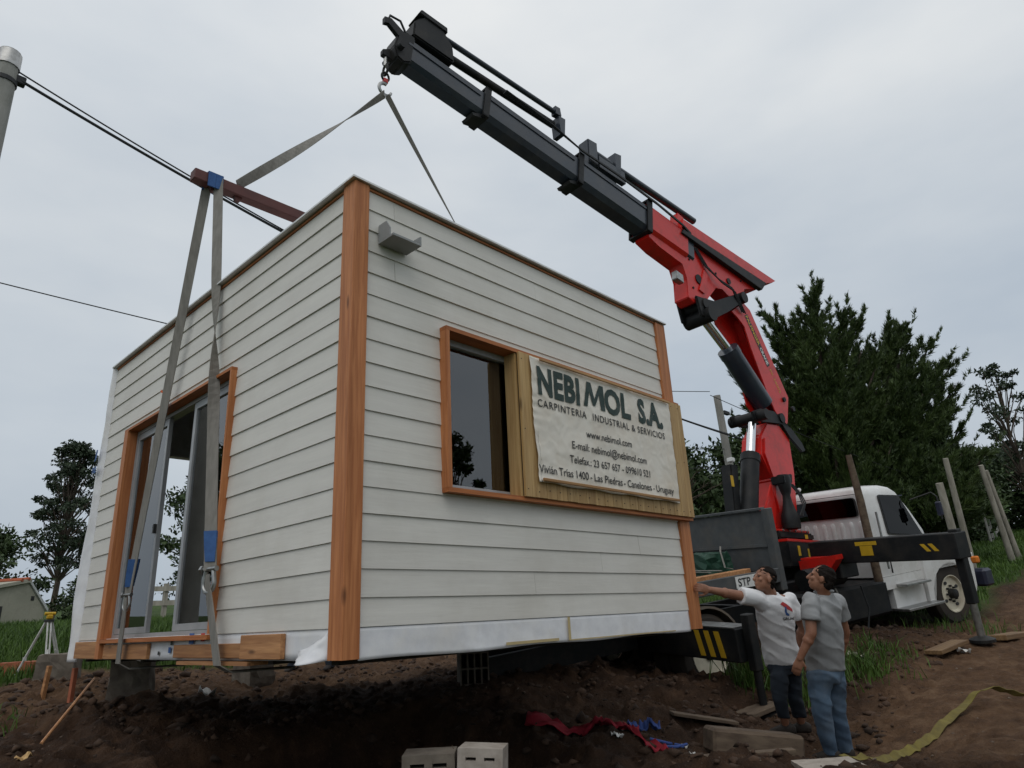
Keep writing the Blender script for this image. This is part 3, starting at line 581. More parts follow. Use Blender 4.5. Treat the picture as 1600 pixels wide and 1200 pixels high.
def text_mesh(body, bold=0.0, shear=0.0, spacing=1.0):
    cu = bpy.data.curves.new('txt', 'FONT'); cu.body = body; cu.size = 1.0; cu.offset = bold; cu.shear = shear; cu.resolution_u = 3; cu.space_character = spacing
    to = bpy.data.objects.new('txt', cu); COL.objects.link(to); dg = bpy.context.evaluated_depsgraph_get(); dg.update()
    me_ = bpy.data.meshes.new_from_object(to.evaluated_get(dg)); bpy.data.objects.remove(to); bpy.data.curves.remove(cu)
    bm_ = bmesh.new(); bm_.from_mesh(me_); bpy.data.meshes.remove(me_)
    return bm_
def text_box(body, x0, x1, z0, z1, fn, m, parent, name='lettering', bold=0.0, shear=0.0, spacing=1.0, sub=0.04, ref=None):
    bm_ = text_mesh(body, bold, shear, spacing)
    xs = [v.co.x for v in bm_.verts]; ax, bx = min(xs), max(xs)
    if ref is None:
        ys = [v.co.y for v in bm_.verts]; ay, by = min(ys), max(ys)
    else: ay, by = ref                                   # baseline and cap height of the font
    for v in bm_.verts: v.co = Vector((x0+(v.co.x-ax)/(bx-ax)*(x1-x0), z0+(v.co.y-ay)/(by-ay)*(z1-z0), 0))
    bmesh.ops.triangulate(bm_, faces=bm_.faces[:])
    for _ in range(4):
        es = [e_ for e_ in bm_.edges if e_.calc_length() > sub]
        if not es: break
        bmesh.ops.subdivide_edges(bm_, edges=es, cuts=1); bmesh.ops.triangulate(bm_, faces=bm_.faces[:])
    for v in bm_.verts: v.co = fn(v.co.x, v.co.y)
    return obj(name, bm_, M[m], parent, recalc=False)
lf = lambda x, z: ban_pt(x, z, 0.0065)
CAP = (0.0, 0.729)
def bannertext(body, x0, x1, z0, h, m='ink', bold=0.0, shear=0.0, spacing=1.0): return text_box(body, x0, x1, z0, z0+h, lf, m, ban, bold=bold, shear=shear, spacing=spacing, ref=CAP, sub=0.018)
bannertext('NEBI', 1.578, 2.09, 1.795, 0.222, 'greenink', 0.045, 0.0, 1.08)
bannertext('OL', 2.435, 2.815, 1.795, 0.222, 'greenink', 0.040, 0.0, 1.0)
bm = B(); vs_ = [bm.verts.new((2.135+a_*0.30, 1.795+b2*0.222, 0)) for a_, b2 in ((0.0, 0), (0.17, 0), (0.30, 0.62), (0.42, 0.10), (0.54, 0.10), (0.76, 0.62), (0.80, 0.0), (1.0, 0.0), (0.98, 1.0), (0.80, 1.0), (0.52, 0.38), (0.40, 1.0), (0.22, 1.0))]
bm.faces.new(vs_); bmesh.ops.triangulate(bm, faces=bm.faces[:])
for _ in range(2): bmesh.ops.subdivide_edges(bm, edges=[e_ for e_ in bm.edges if e_.calc_length() > 0.04], cuts=1); bmesh.ops.triangulate(bm, faces=bm.faces[:])
for v in bm.verts: v.co = lf(v.co.x, v.co.y)
obj('lettering', bm, M['greenink'], ban, recalc=False)
bannertext('S.A.', 2.935, 3.336, 1.795, 0.222, 'greenink', 0.045, 0.0, 1.05)
bannertext('CARPINTERIA', 1.565, 2.165, 1.685, 0.062, 'ink', 0.008, 0, 1.15)
bannertext('INDUSTRIAL & SERVICIOS', 2.243, 3.344, 1.685, 0.062, 'ink', 0.008, 0, 1.15)
bannertext('www.nebimol.com', 2.141, 2.774, 1.527, 0.064, 'ink', 0.008)
bannertext('E-mail: nebimol@nebimol.com', 1.943, 2.989, 1.407, 0.064, 'ink', 0.008)
bannertext('Telefax.: 23 657 657 - 099610 521', 1.906, 3.017, 1.291, 0.062, 'ink', 0.008)
for tx_, xa, xb in (('Vivián Trías 1400', 1.54, 2.118), ('- Las Piedras', 2.140, 2.585), ('- Canelones', 2.605, 3.016), ('- Uruguay', 3.045, 3.383)): bannertext(tx_, xa, xb, 1.173, 0.064, 'ink', 0.008)
part('batten', 'pine_x', ban, (1.60-2.5, 3.47-2.5, -0.034, -0.018, 2.056-1.1, 2.076-1.1), bevel=0.002)
part('batten', 'pine_x', ban, (1.56-2.5, 3.44-2.5, -0.034, -0.018, 1.108-1.1, 1.130-1.1), bevel=0.002)
# printed letters on the loose wrap
bm = B(); prism(bm, [(0, 0), (0.05, 0.02), (0.075, 0.12), (0.025, 0.13)], lambda a, b2, w: Vector((w, L+0.12-a, 1.95+b2)), -0.082, -0.0815); obj('printed_mark', bm, M['blueink'], cabin)
text_box('ne', 0, 1, 0, 1, lambda a, b2: Vector((-0.082, L+0.150-a*0.13, 1.82+b2*0.075)), 'blueink', cabin, 'printed_letters', bold=0.03)

# ================================================================= crane truck
TR = Euler((0.058, -0.110, -0.341), 'XYZ'); TT = Vector((12.147, 0.758, -0.221))
truck = thing('crane_truck', 'white cab truck with a red and black knuckle boom crane lifting the cabin', 'truck', TT, TR)
TM = Matrix.Translation(TT) @ TR.to_matrix().to_4x4(); TMI = TM.inverted()
def tp(name, m, parent=truck, *boxes, bevel=0.0): return part(name, m, parent, *boxes, bevel=bevel)
# ---- cab: lofted shell from profile (X forward, Y left, Z up)
bm = B()
def cabring(z, xr, xf, hw, rnd=0.09):
    pts = []
    for (cx, cy, a0, a1) in ((xr+rnd, -hw+rnd, 180, 270), (xf-rnd, -hw+rnd, 270, 360), (xf-rnd, hw-rnd, 0, 90), (xr+rnd, hw-rnd, 90, 180)):
        for k in range(5): a = R(a0+(a1-a0)*k/4); pts.append(Vector((cx+rnd*math.cos(a), cy+rnd*math.sin(a), z)))
    return pts
levels = [(0.98, -1.72, -0.22, 1.10, 0.06), (1.30, -1.75, -0.28, 1.12, 0.07), (1.60, -1.76, -0.36, 1.12, 0.07), (1.95, -1.75, -0.56, 1.10, 0.08), (2.28, -1.73, -0.76, 1.06, 0.09), (2.37, -1.70, -0.84, 1.02, 0.12), (2.425, -1.62, -0.95, 0.94, 0.16), (2.45, -1.48, -1.10, 0.78, 0.14)]
prev = None
for lv in levels:
    rg = [bm.verts.new(p_) for p_ in cabring(*lv)]
    if prev:
        for k in range(len(rg)): bm.faces.new((prev[k], prev[(k+1) % len(rg)], rg[(k+1) % len(rg)], rg[k]))
    else: bm.faces.new(rg[::-1])
    prev = rg
bm.faces.new(prev)
cab = obj('cab', bm, M['truckwhite'], truck, True)
# rear window, side window, windscreen: panes set on the shell with a black rubber surround
def quadpane(name, pts, m, parent, th=0.012, inset=0.0, rnd=0.05):
    c_ = sum((Vector(p_) for p_ in pts), Vector())/len(pts); P = [Vector(p_) for p_ in pts]
    n_ = (P[1]-P[0]).cross(P[-1]-P[0]).normalized(); ring = []
    for i in range(len(P)):                 # rounded corners
        a, b2, c2 = P[i-1], P[i], P[(i+1) % len(P)]
        d1 = (a-b2).normalized(); d2 = (c2-b2).normalized(); r_ = min(rnd, (a-b2).length*0.4, (c2-b2).length*0.4)
        for k in range(4):
            t_ = k/3; ring.append((b2+d1*r_)*(1-t_)**2 + b2*2*t_*(1-t_) + (b2+d2*r_)*t_**2)
    bm_ = B(); lo = [bm_.verts.new(p_+(c_-p_).normalized()*inset) for p_ in ring]; hi = [bm_.verts.new(p_+(c_-p_).normalized()*inset+n_*th) for p_ in ring]
    bm_.faces.new(lo[::-1]); bm_.faces.new(hi)
    for k in range(len(ring)): bm_.faces.new((lo[k], lo[(k+1) % len(ring)], hi[(k+1) % len(ring)], hi[k]))
    return obj(name, bm_, M[m], parent)
rw = [(-1.766, -1.0, 1.96), (-1.752, -0.98, 2.27), (-1.752, 0.98, 2.27), (-1.766, 1.0, 1.96)]
quadpane('rear_window', rw, 'ink', cab, 0.010, 0, 0.07); quadpane('rear_window_glass', [(x_-0.012, y_, z_) for x_, y_, z_ in rw], 'glass_dark', cab, 0.004, 0.03, 0.06)
sw = [(-1.36, -1.131, 1.62), (-0.46, -1.131, 1.50), (-0.80, -1.078, 2.22), (-1.33, -1.073, 2.27)]
quadpane('door_window', sw, 'ink', cab, 0.014, 0, 0.05); quadpane('door_window_glass', [(x_, y_-0.016, z_) for x_, y_, z_ in sw], 'glass_dark', cab, 0.004, 0.03, 0.05)
ws = [(-0.33, 0.98, 1.62), (-0.335, -0.98, 1.62), (-0.75, -0.92, 2.22), (-0.75, 0.92, 2.22)]
quadpane('windscreen', ws, 'ink', cab, 0.012, 0, 0.08)
for k in range(12):                          # pressed ribs low on the rear wall
    y_ = -0.98+k*0.178; bm = B(); loft(bm, [((-1.758, y_, z_), (1, 0, 0), (0, 1, 0), 0.016*s_+0.002, 0.042*s_+0.004) for z_, s_ in ((1.50, 0.9), (1.55, 1), (1.80, 1), (1.86, 0.85), (1.885, 0.15))], 10); obj('wall_rib', bm, M['truckwhite'], cab, True)
tp('door_seam', 'ink', cab, (-1.435, -1.428, -1.128, -1.10, 1.02, 1.60)); tp('door_seam', 'ink', cab, (-1.43, -0.5, -1.1245, -1.10, 1.40, 1.405)); tp('grab_rail', 'steel', cab, (-1.60, -1.575, -1.19, -1.165, 1.1, 2.0)); tp('roof_gutter', 'ink', cab, (-1.765, -1.75, -1.0, 1.0, 2.315, 2.325)); tp('lower_panel', 'truckwhite', cab, (-1.70, -0.62, -1.115, -1.02, 0.78, 0.975)); tp('door_handle', 'ink', cab, (-1.30, -1.18, -1.145, -1.118, 1.46, 1.50))
tp('sun_visor', 'bumper', cab, (-0.80, -0.48, -0.95, 0.95, 2.20, 2.222))
bm = B(); tube(bm, [(-0.50, -1.08, 2.12), (-0.35, -1.38, 2.20), (-0.33, -1.45, 2.12), (-0.33, -1.45, 1.75)], 0.012, 6); obj('mirror_arm', bm, M['ink'], cab)
tp('mirror', 'bumper', cab, (-0.37, -0.31, -1.50, -1.40, 1.80, 2.04), bevel=0.02)
bm = B(); sphere(bm, (-1.5, 0.30, 2.53), 0.035); bb(bm, -1.55, -1.48, 0.52, 0.60, 2.46, 2.54); tube(bm, [(-1.5, 0.55, 2.50), (-1.5, 0.30, 2.50)], 0.012, 6); obj('roof_lamp', bm, M['flash'], cab)
bm = B(); tube(bm, [(-1.93, -1.20, 0.95), (-1.93, -1.20, 2.2), (-1.95, -1.19, 2.95)], [0.065, 0.06, 0.045], 12); obj('exhaust_stack', bm, M['oldwood'], truck, True)
# bonnet and wings
bm = B(); rings = []
for x_, zt, hw, rn in ((-0.36, 1.56, 1.00, 0.12), (0.2, 1.47, 0.92, 0.14), (0.75, 1.36, 0.92, 0.16), (1.08, 1.22, 0.90, 0.16), (1.20, 1.02, 0.86, 0.12)):
    rg = [Vector((x_, -hw, 0.80)), Vector((x_, -hw, zt-rn)), Vector((x_, -hw+rn*0.3, zt-rn*0.3)), Vector((x_, -hw+rn, zt)), Vector((x_, hw-rn, zt)), Vector((x_, hw-rn*0.3, zt-rn*0.3)), Vector((x_, hw, zt-rn)), Vector((x_, hw, 0.80))]
    rings.append([bm.verts.new(p_) for p_ in rg])
for i in range(len(rings)-1):
    for k in range(8): bm.faces.new((rings[i][k], rings[i][(k+1) % 8], rings[i+1][(k+1) % 8], rings[i+1][k]))
bm.faces.new(rings[0][::-1]); bm.faces.new(rings[-1]); bon = obj('bonnet', bm, M['bumper'], truck, True)
for k in range(3):
    quadpane('bonnet_vent', [(0.42+k*0.16, -0.888+k*0.022, 1.20), (0.54+k*0.16, -0.872+k*0.022, 1.18), (0.54+k*0.16, -0.872+k*0.022, 1.28), (0.42+k*0.16, -0.888+k*0.022, 1.31)], 'white', bon, 0.008, 0, 0.02)
for s_ in (-1, 1):
    arc = [(0.575*math.cos(R(a))+0.0, 0.47+0.54*math.sin(R(a))) for a in range(-8, 195, 14)]
    outl = [(0.66, 0.55), (0.70, 0.90), (0.58, 1.10), (0.35, 1.22), (-0.35, 1.28), (-0.66, 1.22), (-0.70, 0.42)]
    bm = B(); prism(bm, arc+[(-0.575, 0.40)]+outl[::-1], lambda a, b2, w: Vector((a, w, b2)), s_*0.80, s_*1.15)
    bmesh.ops.triangulate(bm, faces=[f_ for f_ in bm.faces if len(f_.verts) > 4]); obj('front_wing', bm, M['truckwhite'], truck)
tp('front_bumper', 'bumper', truck, (0.98, 1.24, -1.14, 1.14, 0.48, 0.78), bevel=0.04)
for s_ in (-1, 1):
    hl = tp('headlight', 'white', truck, (1.02, 1.19, s_*0.80-0.11, s_*0.80+0.11, 0.86, 1.08), bevel=0.03)
    tp('indicator', mat('amber%d' % s_, (0.7, 0.2, 0.02)), hl, (1.0, 1.10, s_*1.0-0.06, s_*1.0+0.06, 0.88, 1.0), bevel=0.02)
# steps
tp('step', 'steel', truck, (-1.42, -0.78, -1.30, -1.02, 0.80, 0.84), bevel=0.006); tp('step', 'steel', truck, (-1.55, -0.62, -1.34, -1.02, 0.44, 0.48), bevel=0.006)
tp('step_box', 'truckwhite', truck, (-1.50, -0.72, -1.10, -0.85, 0.46, 0.97)); tp('fuel_tank', 'blackpaint', truck, (-3.35, -1.62, -1.12, -0.45, 0.42, 0.95), bevel=0.05)
tp('chassis', 'blackpaint', truck, (-8.4, 0.95, -0.46, -0.36, 0.62, 0.90), (-8.4, 0.95, 0.36, 0.46, 0.62, 0.90), (-8.4, -8.3, -0.36, 0.36, 0.62, 0.9), (-4.2, -4.1, -0.36, 0.36, 0.62, 0.9)); tp('engine_block', 'blackpaint', truck, (-0.55, 0.9, -0.34, 0.34, 0.5, 1.2))
# wheels
def wheel(x_, y_, s_, r_=0.50, w_=0.28, dual=False):
    root_ = B(); fn = lambda a, c2, s2: Vector((x_+c2, y_+s_*a, r_+s2))
    lathe(root_, [(-w_/2, 0.30), (-w_/2, r_-0.05), (-w_/2+0.04, r_), (w_/2-0.04, r_), (w_/2, r_-0.05), (w_/2, 0.31), (w_/2-0.02, 0.30)], fn, 36, False)
    wh = obj('wheel', root_, M['tyre'], truck, True)
    bm_ = B(); d_ = -0.06 if dual else 0.0
    lathe(bm_, [(w_/2-0.05+d_, 0.0 if False else 0.02), (w_/2-0.05+d_, 0.10), (w_/2-0.035+d_, 0.16), (w_/2-0.06+d_, 0.22), (w_/2-0.03, 0.285), (w_/2+0.006, 0.305), (w_/2+0.006, 0.29), (w_/2-0.04, 0.27)], fn, 32); obj('rim', bm_, M['rim'], wh, True)
    bm_ = B(); lathe(bm_, [(w_/2-0.05+d_, 0.085), (w_/2+0.05+d_, 0.075), (w_/2+0.06+d_, 0.05), (w_/2+0.06+d_, 0.005)], fn, 18); obj('hub', bm_, M['blackpaint'], wh, True)
    for k in range(8):
        a = 2*math.pi*k/8; bm_ = B(); lathe(bm_, [(w_/2-0.05+d_, 0.018), (w_/2+0.0+d_, 0.018), (w_/2+0.002+d_, 0.004)], lambda q, c2, s2: fn(q, c2+0.125*math.cos(a), s2+0.125*math.sin(a)), 6); obj('wheel_nut', bm_, M['blackpaint'], wh)
    for k in range(4):
        a = 2*math.pi*k/4+0.5; bm_ = B(); lathe(bm_, [(w_/2-0.055+d_, 0.034), (w_/2-0.028+d_, 0.034), (w_/2-0.027+d_, 0.004)], lambda q, c2, s2: fn(q, c2*1.2+0.205*math.cos(a), s2*0.8+0.205*math.sin(a)), 10); obj('hand_hole', bm_, M['ink'], wh)
    return wh
wheel(0, -0.97, -1); wheel(0, 0.97, 1); wheel(-5.52, -1.04, -1, dual=True); wheel(-5.52, 1.04, 1, dual=True); wheel(-5.52, -0.72, -1); 
bm = B(); lathe(bm, [(-1.0, 0.07), (1.0, 0.07)], lambda a, c2, s2: Vector((-5.52+c2, a, 0.5+s2)), 12); lathe(bm, [(-0.2, 0.2), (0.2, 0.2)], lambda a, c2, s2: Vector((-5.52+c2, a, 0.5+s2)), 14); obj('rear_axle', bm, M['blackpaint'], truck)
bm = B(); arc = [(0.60*math.cos(R(a))-5.52, 0.50+0.60*math.sin(R(a))) for a in range(0, 150, 12)]; arc2 = [(0.57*math.cos(R(a))-5.52, 0.50+0.57*math.sin(R(a))) for a in range(0, 150, 12)][::-1]
prism(bm, arc+arc2, lambda a, b2, w: Vector((a, w, b2)), -1.20, -0.55); obj('mudguard', bm, M['concrete'], truck)
# ---- flat bed with headboard
tp('bed_floor', 'bedgrey', truck, (-8.5, -4.02, -1.18, 1.18, 1.26, 1.36))
tp('bed_side_rail', 'bedgrey', truck, (-8.5, -4.05, -1.23, -1.185, 1.22, 1.42), bevel=0.01); tp('bed_side_rail', 'bedgrey', truck, (-8.5, -4.05, 1.185, 1.23, 1.22, 1.42), bevel=0.01)
hb = tp('headboard', 'bedgrey', truck, (-4.02, -3.98, -1.10, 1.12, 1.38, 2.24)); tp('headboard_post', 'bedgrey', hb, (-4.06, -3.94, -1.23, -1.105, 1.10, 2.27), bevel=0.012); tp('headboard_post', 'bedgrey', hb, (-4.06, -3.94, 1.125, 1.24, 1.10, 2.27), bevel=0.012)
tp('headboard_rail', 'bedgrey', hb, (-4.07, -3.95, -1.10, 1.12, 2.245, 2.29), bevel=0.008); tp('headboard_rail', 'bedgrey', hb, (-4.05, -4.025, -1.10, 1.12, 1.72, 1.76))
pl_ = tp('number_plate', 'white', truck, (-4.92, -4.42, -1.243, -1.236, 1.24, 1.40))
def plate_pt(a, b2): return Vector((-4.88+a*0.42, -1.2455, 1.265+b2*0.11))
text_box('STP 1024'[:6], 0, 1, 0, 1, plate_pt, 'ink', pl_, 'plate_lettering', bold=0.02, sub=1)
# ---- subframe, outriggers
tp('crane_subframe', 'blackpaint', truck, (-3.3, -1.95, -0.62, 0.62, 0.90, 1.12), bevel=0.02)
ob_ = tp('outrigger_box', 'blackpaint', truck, (-2.80, -2.40, -1.25, 1.25, 1.10, 1.40), bevel=0.015)
ot = tp('outrigger_beam', 'blackpaint', truck, (-2.75, -2.47, -3.03, -0.70, 1.32, 1.66), bevel=0.012)
for (a, b2, c2, d) in ((-1.82, -1.62, 1.42, 1.56), (-1.90, -1.55, 1.565, 1.62)): tp('decal', 'yellow', ot, (-2.7535, -2.7505, a, b2, c2, d))
for k in range(2):
    bm = B(); prism(bm, [(-2.62-k*0.11, 1.44), (-2.68-k*0.11, 1.44), (-2.60-k*0.11, 1.54), (-2.54-k*0.11, 1.54)], lambda a, b2, w: Vector((w, a, b2)), -2.7535, -2.7505); obj('stripe', bm, M['yellow'], ot)
def leg(x_, y_, ztop, zbot, foot=True, parent=truck):
    bm = B(); bb(bm, x_-0.058, x_+0.058, y_-0.058, y_+0.058, zbot+0.45, ztop, bevel=0.01); o = obj('outrigger_leg', bm, M['blackpaint'], parent)
    bm = B(); lathe(bm, [(zbot+0.02, 0.045), (zbot+0.46, 0.045)], lambda a, c2, s2: Vector((x_+c2, y_+s2, a)), 14); obj('leg_rod', bm, M['steel'] if foot else M['blackpaint'], o, True)
    bm = B(); lathe(bm, [(zbot-0.02, 0.15), (zbot+0.015, 0.15), (zbot+0.05, 0.06)], lambda a, c2, s2: Vector((x_+c2, y_+s2, a)), 16); obj('leg_foot', bm, M['blackpaint'], o); return o
leg(-2.60, -2.96, 1.70, 0.30); leg(-2.60, 2.9, 1.70, 0.0)
tp('outrigger_beam', 'blackpaint', truck, (-2.75, -2.47, 0.70, 3.0, 1.32, 1.66))
rb = tp('outrigger_beam', 'blackpaint', truck, (-6.14, -5.88, -2.36, 2.3, 0.60, 0.97), bevel=0.012)
tp('beam_edge', 'steel', rb, (-6.145, -5.875, -2.34, 2.2, 0.971, 0.985))
for k in range(3):
    bm = B(); y0_ = -1.72-k*0.17; prism(bm, [(y0_, 0.64), (y0_-0.085, 0.64), (y0_-0.02, 0.93), (y0_+0.065, 0.93)], lambda a, b2, w: Vector((w, a, b2)), -6.1445, -6.1412); obj('stripe', bm, M['yellow'], rb)
leg(-6.0, -2.44, 1.12, 0.06, foot=False); leg(-6.0, 2.4, 1.12, 0.0, foot=False)

# ---- crane, built in its slewing plane: u towards the hook, w across, z up (world)
KC = Vector((9.564, 1.600, 0.684)); KU = Vector((-0.9958, 0.0913, 0)).normalized(); KN = Vector((0.0913, 0.9958, 0)).normalized()
def K(u, z, w): return TMI @ Vector((KC.x+KU.x*u+KN.x*w, KC.y+KU.y*u+KN.y*w, z))
def kp(name, m, poly, w0, w1, parent=truck, bev=0.0, smooth=False):
    bm = B(); prism(bm, poly, K, w0, w1)
    if bev: bmesh.ops.bevel(bm, geom=bm.edges[:], offset=bev, segments=2, affect='EDGES', clamp_overlap=True)
    return obj(name, bm, M[m], parent, smooth)
def kt(name, m, pts, r, parent=truck, seg=14, w=0.0):
    bm = B(); tube(bm, [K(p_[0], p_[1], p_[2] if len(p_) > 2 else w) for p_ in pts], r, seg); return obj(name, bm, M[m], parent, True)
# base housing
kp('crane_base', 'blackpaint', [(0.62, 0.72), (-0.62, 0.72), (-0.62, 1.12), (0.62, 1.12)], -0.46, 0.46, bev=0.02)
cb = kp('crane_base_plate', 'red', [(0.58, 1.125), (-0.60, 1.125), (-0.60, 1.17), (0.58, 1.17)], -0.44, 0.44, bev=0.008)
kp('slew_housing', 'blackpaint', [(0.60, 1.175), (-0.56, 1.175), (-0.56, 1.30), (0.60, 1.30)], -0.34, 0.34, bev=0.03)
kp('slew_plate', 'red', [(0.62, 1.305), (-0.50, 1.305), (-0.50, 1.345), (0.62, 1.345)], -0.30, 0.30, bev=0.01)
bm = B(); prism(bm, [(-0.66, 1.40), (-1.35, 1.47), (-1.35, 1.40), (-1.00, 1.05), (-0.66, 0.95)], lambda a, b2, w: Vector((w, a, b2)), -2.98, -2.82); obj('red_bracket', bm, M['red'], truck)
tp('red_bracket', 'red', truck, (-2.95, -2.25, -1.30, -0.68, 1.41, 1.44))
for (a, b2, z0, z1) in ((-0.40, -0.34, 0.86, 1.02), (-0.10, -0.02, 0.90, 1.06)):
    bm = B(); prism(bm, [(a, z0), (b2, z0), (b2, z1), (a, z1)], lambda q, c2, w: K(q+0.35, c2, w), -0.4655, -0.4625); obj('decal', bm, M['yellow'], truck)
bm = B(); prism(bm, [(-0.32, 1.20), (-0.22, 1.20), (-0.22, 1.27), (-0.32, 1.27)], K, -0.3455, -0.3425); obj('decal', bm, M['yellow'], truck)
# column
colm = kp('column', 'red', [(0.52, 2.60), (0.40, 2.95), (0.12, 3.22), (-0.32, 3.25), (-0.62, 3.02), (-0.58, 2.38), (-0.40, 1.68), (-0.36, 1.346), (0.52, 1.346), (0.34, 1.75), (0.20, 2.2)], -0.19, 0.19, bev=0.03)
kp('column_cheek', 'red', [(0.42, 2.62), (0.34, 2.90), (0.05, 2.98), (-0.02, 2.5), (0.10, 1.9), (0.24, 1.62), (0.30, 1.9), (0.24, 2.2)], -0.225, -0.192, colm, 0.01)
bm = B(); lathe(bm, [(1.346, 0.17), (1.44, 0.18), (1.56, 0.165), (1.66, 0.125), (1.78, 0.09), (1.90, 0.075), (1.96, 0.10), (2.06, 0.125), (2.18, 0.135), (2.24, 0.12)], lambda a, c2, s2: K(0.20+c2, a, -0.36+s2*0.8), 20); mot = obj('slew_motor', bm, M['blackpaint'], truck, True)
kp('valve_block', 'blackpaint', [(0.34, 2.22), (0.02, 2.27), (0.06, 2.10), (0.34, 2.08)], -0.44, -0.20, mot, bev=0.015)
for k in range(3):
    x_ = 0.02-k*0.05; kt('hose', 'cable', [(x_+0.06, 1.55, -0.47), (x_-0.06, 1.72+0.03*k, -0.50), (x_-0.05, 1.92, -0.46), (x_+0.08, 2.10, -0.40)], 0.011, mot, 7)
kp('gusset', 'red', [(0.94, 1.346), (0.50, 1.346), (0.36, 1.70), (0.40, 2.10)], -0.235, -0.20, colm, 0.004)
# lifting cylinder
c1 = kt('lift_cylinder', 'blackpaint', [(1.02, 1.50), (0.66, 2.56)], 0.15, w=-0.08); kt('cylinder_rod', 'chrome', [(0.66, 2.55), (0.40, 3.26)], 0.078, c1, w=-0.08); kt('cylinder_gland', 'blackpaint', [(0.69, 2.47), (0.645, 2.60)], 0.162, c1, w=-0.08)
kp('cylinder_foot', 'blackpaint', [(1.18, 1.40), (0.62, 1.346), (0.62, 1.46), (0.90, 1.70), (1.14, 1.62)], -0.2, 0.05, c1, 0.02)
kp('work_light', 'white', [(1.28, 2.42), (1.18, 2.42), (1.18, 2.49), (1.28, 2.49)], -0.10, 0.0, c1, 0.01); kp('control_box', 'blackpaint', [(1.28, 1.55), (1.10, 1.55), (0.98, 2.40), (1.20, 2.40)], -0.02, 0.18, c1, 0.02)
kp('warning_sign', 'yellow', [(1.275, 2.02), (1.20, 2.02), (1.20, 2.20), (1.275, 2.20)], -0.028, -0.022, c1)
# lower joint
kp('knee_lever', 'blackpaint', [(0.62, 3.34), (0.30, 3.44), (-0.16, 3.46), (-0.55, 3.02), (-0.92, 2.80), (-1.06, 2.84), (-0.98, 2.98), (-0.66, 3.22), (-0.28, 3.26), (0.30, 3.20), (0.58, 3.20)], -0.235, -0.19, bev=0.012)
kp('knee_lever', 'blackpaint', [(0.62, 3.34), (0.30, 3.44), (-0.16, 3.46), (-0.55, 3.02), (-0.28, 3.26), (0.30, 3.20), (0.58, 3.20)], 0.195, 0.235, bev=0.012)
kt('knee_pin', 'blackpaint', [(0.44, 3.28, -0.40), (0.44, 3.28, 0.32)], 0.095); kt('knee_pin', 'blackpaint', [(-0.36, 3.36, -0.26), (-0.36, 3.36, 0.26)], 0.09)
# main boom: box of two cheeks with a web along the back
near = [(0.60, 5.26), (0.14, 5.56), (-0.06, 5.46), (-0.94, 3.87), (-0.74, 3.36), (-0.62, 3.22), (-0.34, 3.52), (-0.20, 3.77), (0.13, 4.63), (0.24, 5.05), (0.40, 5.16)]
far_ = [(0.80, 5.20), (0.14, 5.56), (-0.06, 5.46), (-0.94, 3.87), (-0.74, 3.36), (-0.62, 3.22), (-0.20, 3.36), (0.12, 3.62), (0.20, 4.10), (0.62, 4.80)]
mb = kp('main_boom', 'red', near, -0.150, -0.122, bev=0.004)
kp('boom_cheek', 'red', far_, 0.122, 0.150, mb); kp('boom_back', 'red', [(0.14, 5.555), (-0.055, 5.455), (-0.935, 3.87), (-0.735, 3.36), (-0.69, 3.40), (-0.87, 3.875), (0.0, 5.43), (0.14, 5.50)], -0.121, 0.121, mb)
kp('boom_web', 'red', [(-0.45, 3.55), (-0.60, 3.95), (0.0, 5.15), (0.10, 5.30), (0.14, 5.20), (-0.30, 4.1), (-0.22, 3.6)], -0.02, 0.118, mb)
bd = Vector((-0.90, -1.59)).normalized(); bo = Vector((0.155, 5.27))
def boomtxt(a, b2): # a along boom downwards, b across (towards the back)
    nn = Vector((bd.y, -bd.x)); q = bo + bd*a + Vector((-bd.y, bd.x))*b2*-1.0
    return K(q.x, q.y, -0.1535)
pan = B(); prism(pan, [(-0.02, -0.02), (0.62, -0.02), (0.62, 0.105), (-0.02, 0.105)], lambda a, b2, w: TMI @ (TM @ boomtxt(a, b2)) + (TMI.to_3x3() @ KN)*w, 0.0006, 0.002); obj('decal', pan, M['ink'], mb)
pan = B(); prism(pan, [(0.625, -0.02), (1.03, -0.02), (1.03, 0.105), (0.625, 0.105)], lambda a, b2, w: boomtxt(a, b2) + (TMI.to_3x3() @ KN)*w, 0.0006, 0.002); obj('decal', pan, M['ink'], mb)
text_box('PALFINGER', 0.0, 0.60, 0.0, 0.085, lambda a, b2: boomtxt(a, b2), 'yellow', mb, 'boom_lettering', bold=0.03, sub=1)
text_box('CRANE', 0.65, 1.0, 0.0, 0.085, lambda a, b2: boomtxt(a, b2), 'white', mb, 'boom_lettering', bold=0.03, sub=1)
text_box('PK 24002', 1.10, 1.58, 0.01, 0.075, lambda a, b2: boomtxt(a, b2), 'yellow', mb, 'boom_lettering', bold=0.0, sub=1)
for (a, b2, r_) in ((1.72, 0.04, 0.045), (1.98, 0.22, 0.05)):
    q = boomtxt(a, b2); bm = B(); d_ = TMI.to_3x3() @ KN; tube(bm, [q+d_*0.01, q-d_*0.03], r_, 12); obj('pin_cap', bm, M['blackpaint'], mb)
